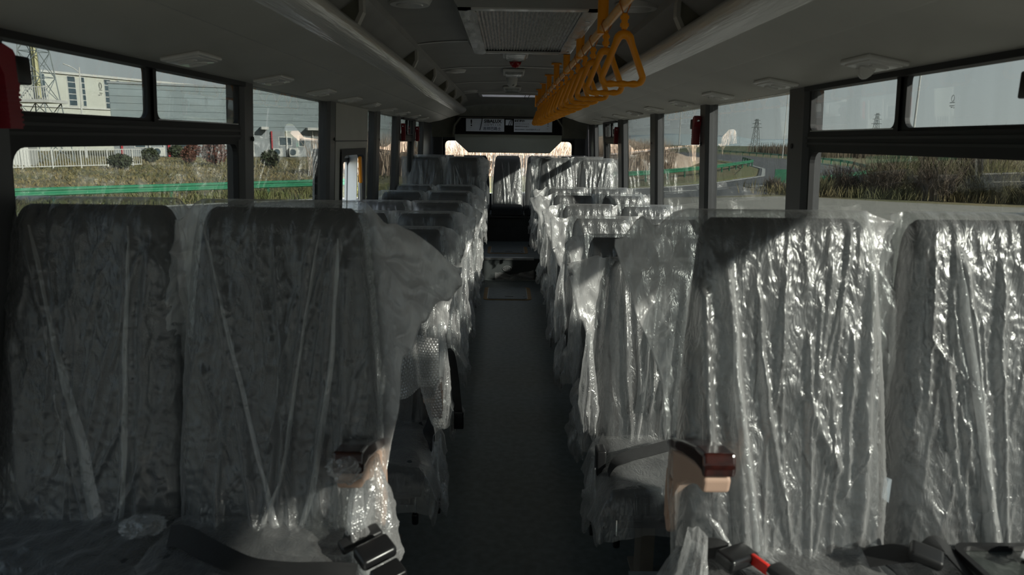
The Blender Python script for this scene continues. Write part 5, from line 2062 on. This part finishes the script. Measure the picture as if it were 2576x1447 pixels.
def blades(name, n, area, h0, h1, mat, seed, lean=0.25, w=0.03, zfun=None, parts=1):
    r = np.random.RandomState(seed)
    m = MB()
    for i in range(n):
        x, y = area(r)
        z = GROUND if zfun is None else zfun(x, y)
        h_ = r.uniform(h0, h1)
        a = r.uniform(0, 2 * PI)
        dx, dy = math.cos(a) * w, math.sin(a) * w
        lx, ly = r.normal(0, lean) * h_, r.normal(0, lean) * h_
        m.add([(x - dx, y - dy, z), (x + dx, y + dy, z), (x + lx * .4 + dx * .7, y + ly * .4 + dy * .7, z + h_ * .6),
               (x + lx * .4 - dx * .7, y + ly * .4 - dy * .7, z + h_ * .6), (x + lx, y + ly, z + h_)],
              [(0, 1, 2, 3), (3, 2, 4)])
    return m.build(name, mat, smooth=False)


def bank_area(r):
    return r.uniform(-14, 16), r.uniform(46, 60)


o = blades('reed_grass', 5000, lambda r: (lambda x: (x, np.interp(x, [-14, -2, 10, 16], [50, 51, 58, 68]) + r.uniform(0, 5)))(
    r.uniform(-14, 16)), 1.6, 3.2, 'reed', 3, 0.2, 0.035)
tag(o, 'pale dry reeds on the bank seen through the rear window', 'reeds', kind='stuff')
o = blades('reed_belt', 9000, lambda r: (r.uniform(62, 150), r.uniform(135, 185)), 1.8, 3.2, 'reed_belt', 5, 0.12, 0.09)
tag(o, 'brown reed belt across the field on the right', 'reeds', kind='stuff')
o = blades('roadside_grass', 9000, lambda r: (lambda k: (np.interp(k, [0, 1], [-26, -4]) + r.normal(0, 0.6),
                                                         np.interp(k, [0, 1], [17.5, 36.5]) + r.normal(0, 1.0)))(r.uniform(0, 1)),
           0.15, 0.55, 'verge_grass', 7, 0.35, 0.02)
tag(o, 'rough grass along the left guardrail', 'grass', kind='stuff')
o = blades('dry_meadow', 16000, lambda r: (r.uniform(-46, -8), r.uniform(34, 84)), 0.06, 0.24, 'dry_grass', 8, 0.6, 0.05)
tag(o, 'dry yellow grass between the left guardrail and the warehouse', 'grass', kind='stuff')
o = blades('brush_grass', 9000, lambda r: (lambda k: (np.interp(k, [0, 1], [15, 32]) + r.normal(0, 1.0),
                                                      np.interp(k, [0, 0.2, 1], [37.0, 35.2, 29.5]) + abs(r.normal(0, 2.0))))(r.uniform(0, 1)),
           0.15, 0.7, 'dry_grass', 9, 0.35, 0.02)
tag(o, 'dry grass in front of the brush on the right', 'grass', kind='stuff')


# bushes ---------------------------------------------------------------------------
def bush(name, loc, rx, rz_, mat, label, seed, group, n=700, stemmat='twig'):
    t = empty(name, loc)
    r = np.random.RandomState(seed)
    m = MB()
    for i in range(n):
        v = r.normal(size=3)
        v /= np.linalg.norm(v)
        k = r.uniform(0.55, 1.0)
        c = np.array([v[0] * rx * k, v[1] * rx * k, rz_ * (1 + v[2] * k * 0.95)])
        a = r.normal(size=3)
        a /= np.linalg.norm(a)
        b = np.cross(a, r.normal(size=3))
        b /= np.linalg.norm(b)
        s = 0.10 * rx + 0.05
        m.add([c - a * s, c + b * s * 0.6, c + a * s, c - b * s * 0.6], [(0, 1, 2, 3)])
    m.build('foliage', mat, t, smooth=False)
    m = MB()
    for i in range(7):
        a = i * 0.9
        m.tube([(0, 0, 0), (math.cos(a) * rx * .4, math.sin(a) * rx * .4, rz_ * 0.8), (math.cos(a) * rx * .7, math.sin(a) * rx * .7,
                                                                                    rz_ * 1.4)], [0.04, 0.03, 0.012], 5)
    m.build('stem', stemmat, t)
    tag(t, label, 'bush', group)


g = 'clipped bushes before the warehouse'
bush('bush', (-34.4, 69.2, GROUND), 0.85, 0.75, 'leaf_dark', 'dark green bush right of the white fence end', 1, g)
bush('bush', (-38.6, 84, GROUND), 1.0, 0.8, 'leaf_dark', 'dark green bush beside the air conditioner', 2, g)
bush('bush', (-37.0, 84.5, GROUND), 1.0, 0.95, 'leaf_red', 'reddish bush before the red door column', 3, g)
bush('bush', (-31.3, 70.5, GROUND), 0.75, 0.75, 'leaf_red', 'round reddish bush in the middle of the dry lawn', 4, g)
bush('bush', (-26.9, 66, GROUND), 1.15, 1.25, 'leaf_red', 'tall reddish bush at the right of the dry lawn', 5, g)
bush('bush', (-30.5, 56.5, GROUND), 0.9, 0.6, 'leaf_dark', 'low dark shrub under the white fence', 6, g)
bush('bush', (-20.5, 62, GROUND), 0.8, 0.8, 'leaf_dark', 'dark shrub seen in the second left window', 7, g)


def brush(loc, rx, h_, label, seed, mat='twig', n=420):
    t = empty('dry_shrub', loc)
    r = np.random.RandomState(seed)
    m = MB()
    for i in range(n):
        a = r.uniform(0, 2 * PI)
        q = r.uniform(0, 1) ** 0.6 * rx
        b0 = np.array([math.cos(a) * q * 0.5, math.sin(a) * q * 0.5, r.uniform(0, 0.25) * h_])
        d_ = np.array([math.cos(a) * r.uniform(0.1, 0.8) + r.normal(0, .3), math.sin(a) * r.uniform(0.1, 0.8) + r.normal(0, .3), 1.0])
        d_ /= np.linalg.norm(d_)
        L_ = r.uniform(0.35, 1.0) * h_ * (1 - 0.3 * q / rx)
        mid = b0 + d_ * L_ * 0.55 + r.normal(0, .06, 3) * h_
        tip = b0 + d_ * L_ + r.normal(0, .12, 3) * h_
        w_ = 0.018
        s = np.array([math.cos(a + 1.5) * w_, math.sin(a + 1.5) * w_, 0])
        m.add([b0 - s, b0 + s, mid + s * .8, mid - s * .8, tip], [(0, 1, 2, 3), (3, 2, 4)])
        for j in range(2):
            e = mid + r.normal(0, 0.22, 3) * h_ * 0.6
            m.add([mid - s * .6, mid + s * .6, e], [(0, 1, 2)])
    m.build('twigs', mat, t, smooth=False)
    m = MB()
    for i in range(6):
        a = i * 1.05
        m.tube([(0, 0, 0), (math.cos(a) * rx * .2, math.sin(a) * rx * .2, h_ * .5), (math.cos(a) * rx * .45, math.sin(a) * rx * .45, h_ * .9)],
               [0.04, 0.025, 0.01], 5)
    m.build('stem', 'twig', t)
    tag(t, label, 'shrub', 'dry brush on the right')


bs = [(16.2, 36.6, 1.0, 1.3), (17.6, 37.2, 1.3, 2.0), (19.0, 36.2, 1.6, 2.6), (20.5, 37.6, 1.8, 3.0), (21.0, 34.6, 1.5, 2.3),
      (22.6, 37.0, 1.9, 3.3), (23.2, 33.6, 1.5, 2.4), (24.8, 36.4, 1.9, 3.4), (25.2, 32.6, 1.4, 2.2), (26.6, 35.2, 1.8, 3.2),
      (27.5, 31.6, 1.5, 2.2), (28.6, 34.2, 1.9, 3.2), (30.5, 33.2, 1.8, 3.0), (30.0, 30.0, 1.4, 2.0), (33, 32.5, 2.0, 3.0),
      (33.0, 29.0, 1.5, 2.0), (14.9, 39.5, 0.8, 0.9), (24.0, 41.0, 1.8, 2.6), (27.0, 40.0, 2.0, 3.0), (30.0, 39.0, 2.0, 3.2)]
bs.sort(key=lambda q: q[0] / q[1])
for k, (x, y, rx, h_) in enumerate(bs):
    brush((x, y, GROUND), rx, h_, 'bare brown shrub in the right-hand thicket, %s from the left' % (
        ordn[k] if k < len(ordn) else 'twentieth'), 40 + k, 'twig_olive' if k % 3 == 1 else 'twig')
o = MB().box(-0.45, 0.45, -0.03, 0.03, 0.15, 1.0).box(-0.4, -0.34, -0.03, 0.03, 0, 0.2).box(0.34, 0.4, -0.03, 0.03, 0, 0.2).build(
    'marker_board', 'rail_green_dark', smooth=False, loc=(17.6, 45.5, GROUND))
tag(o, 'small green marker board at the edge of the brush, right', 'marker board')
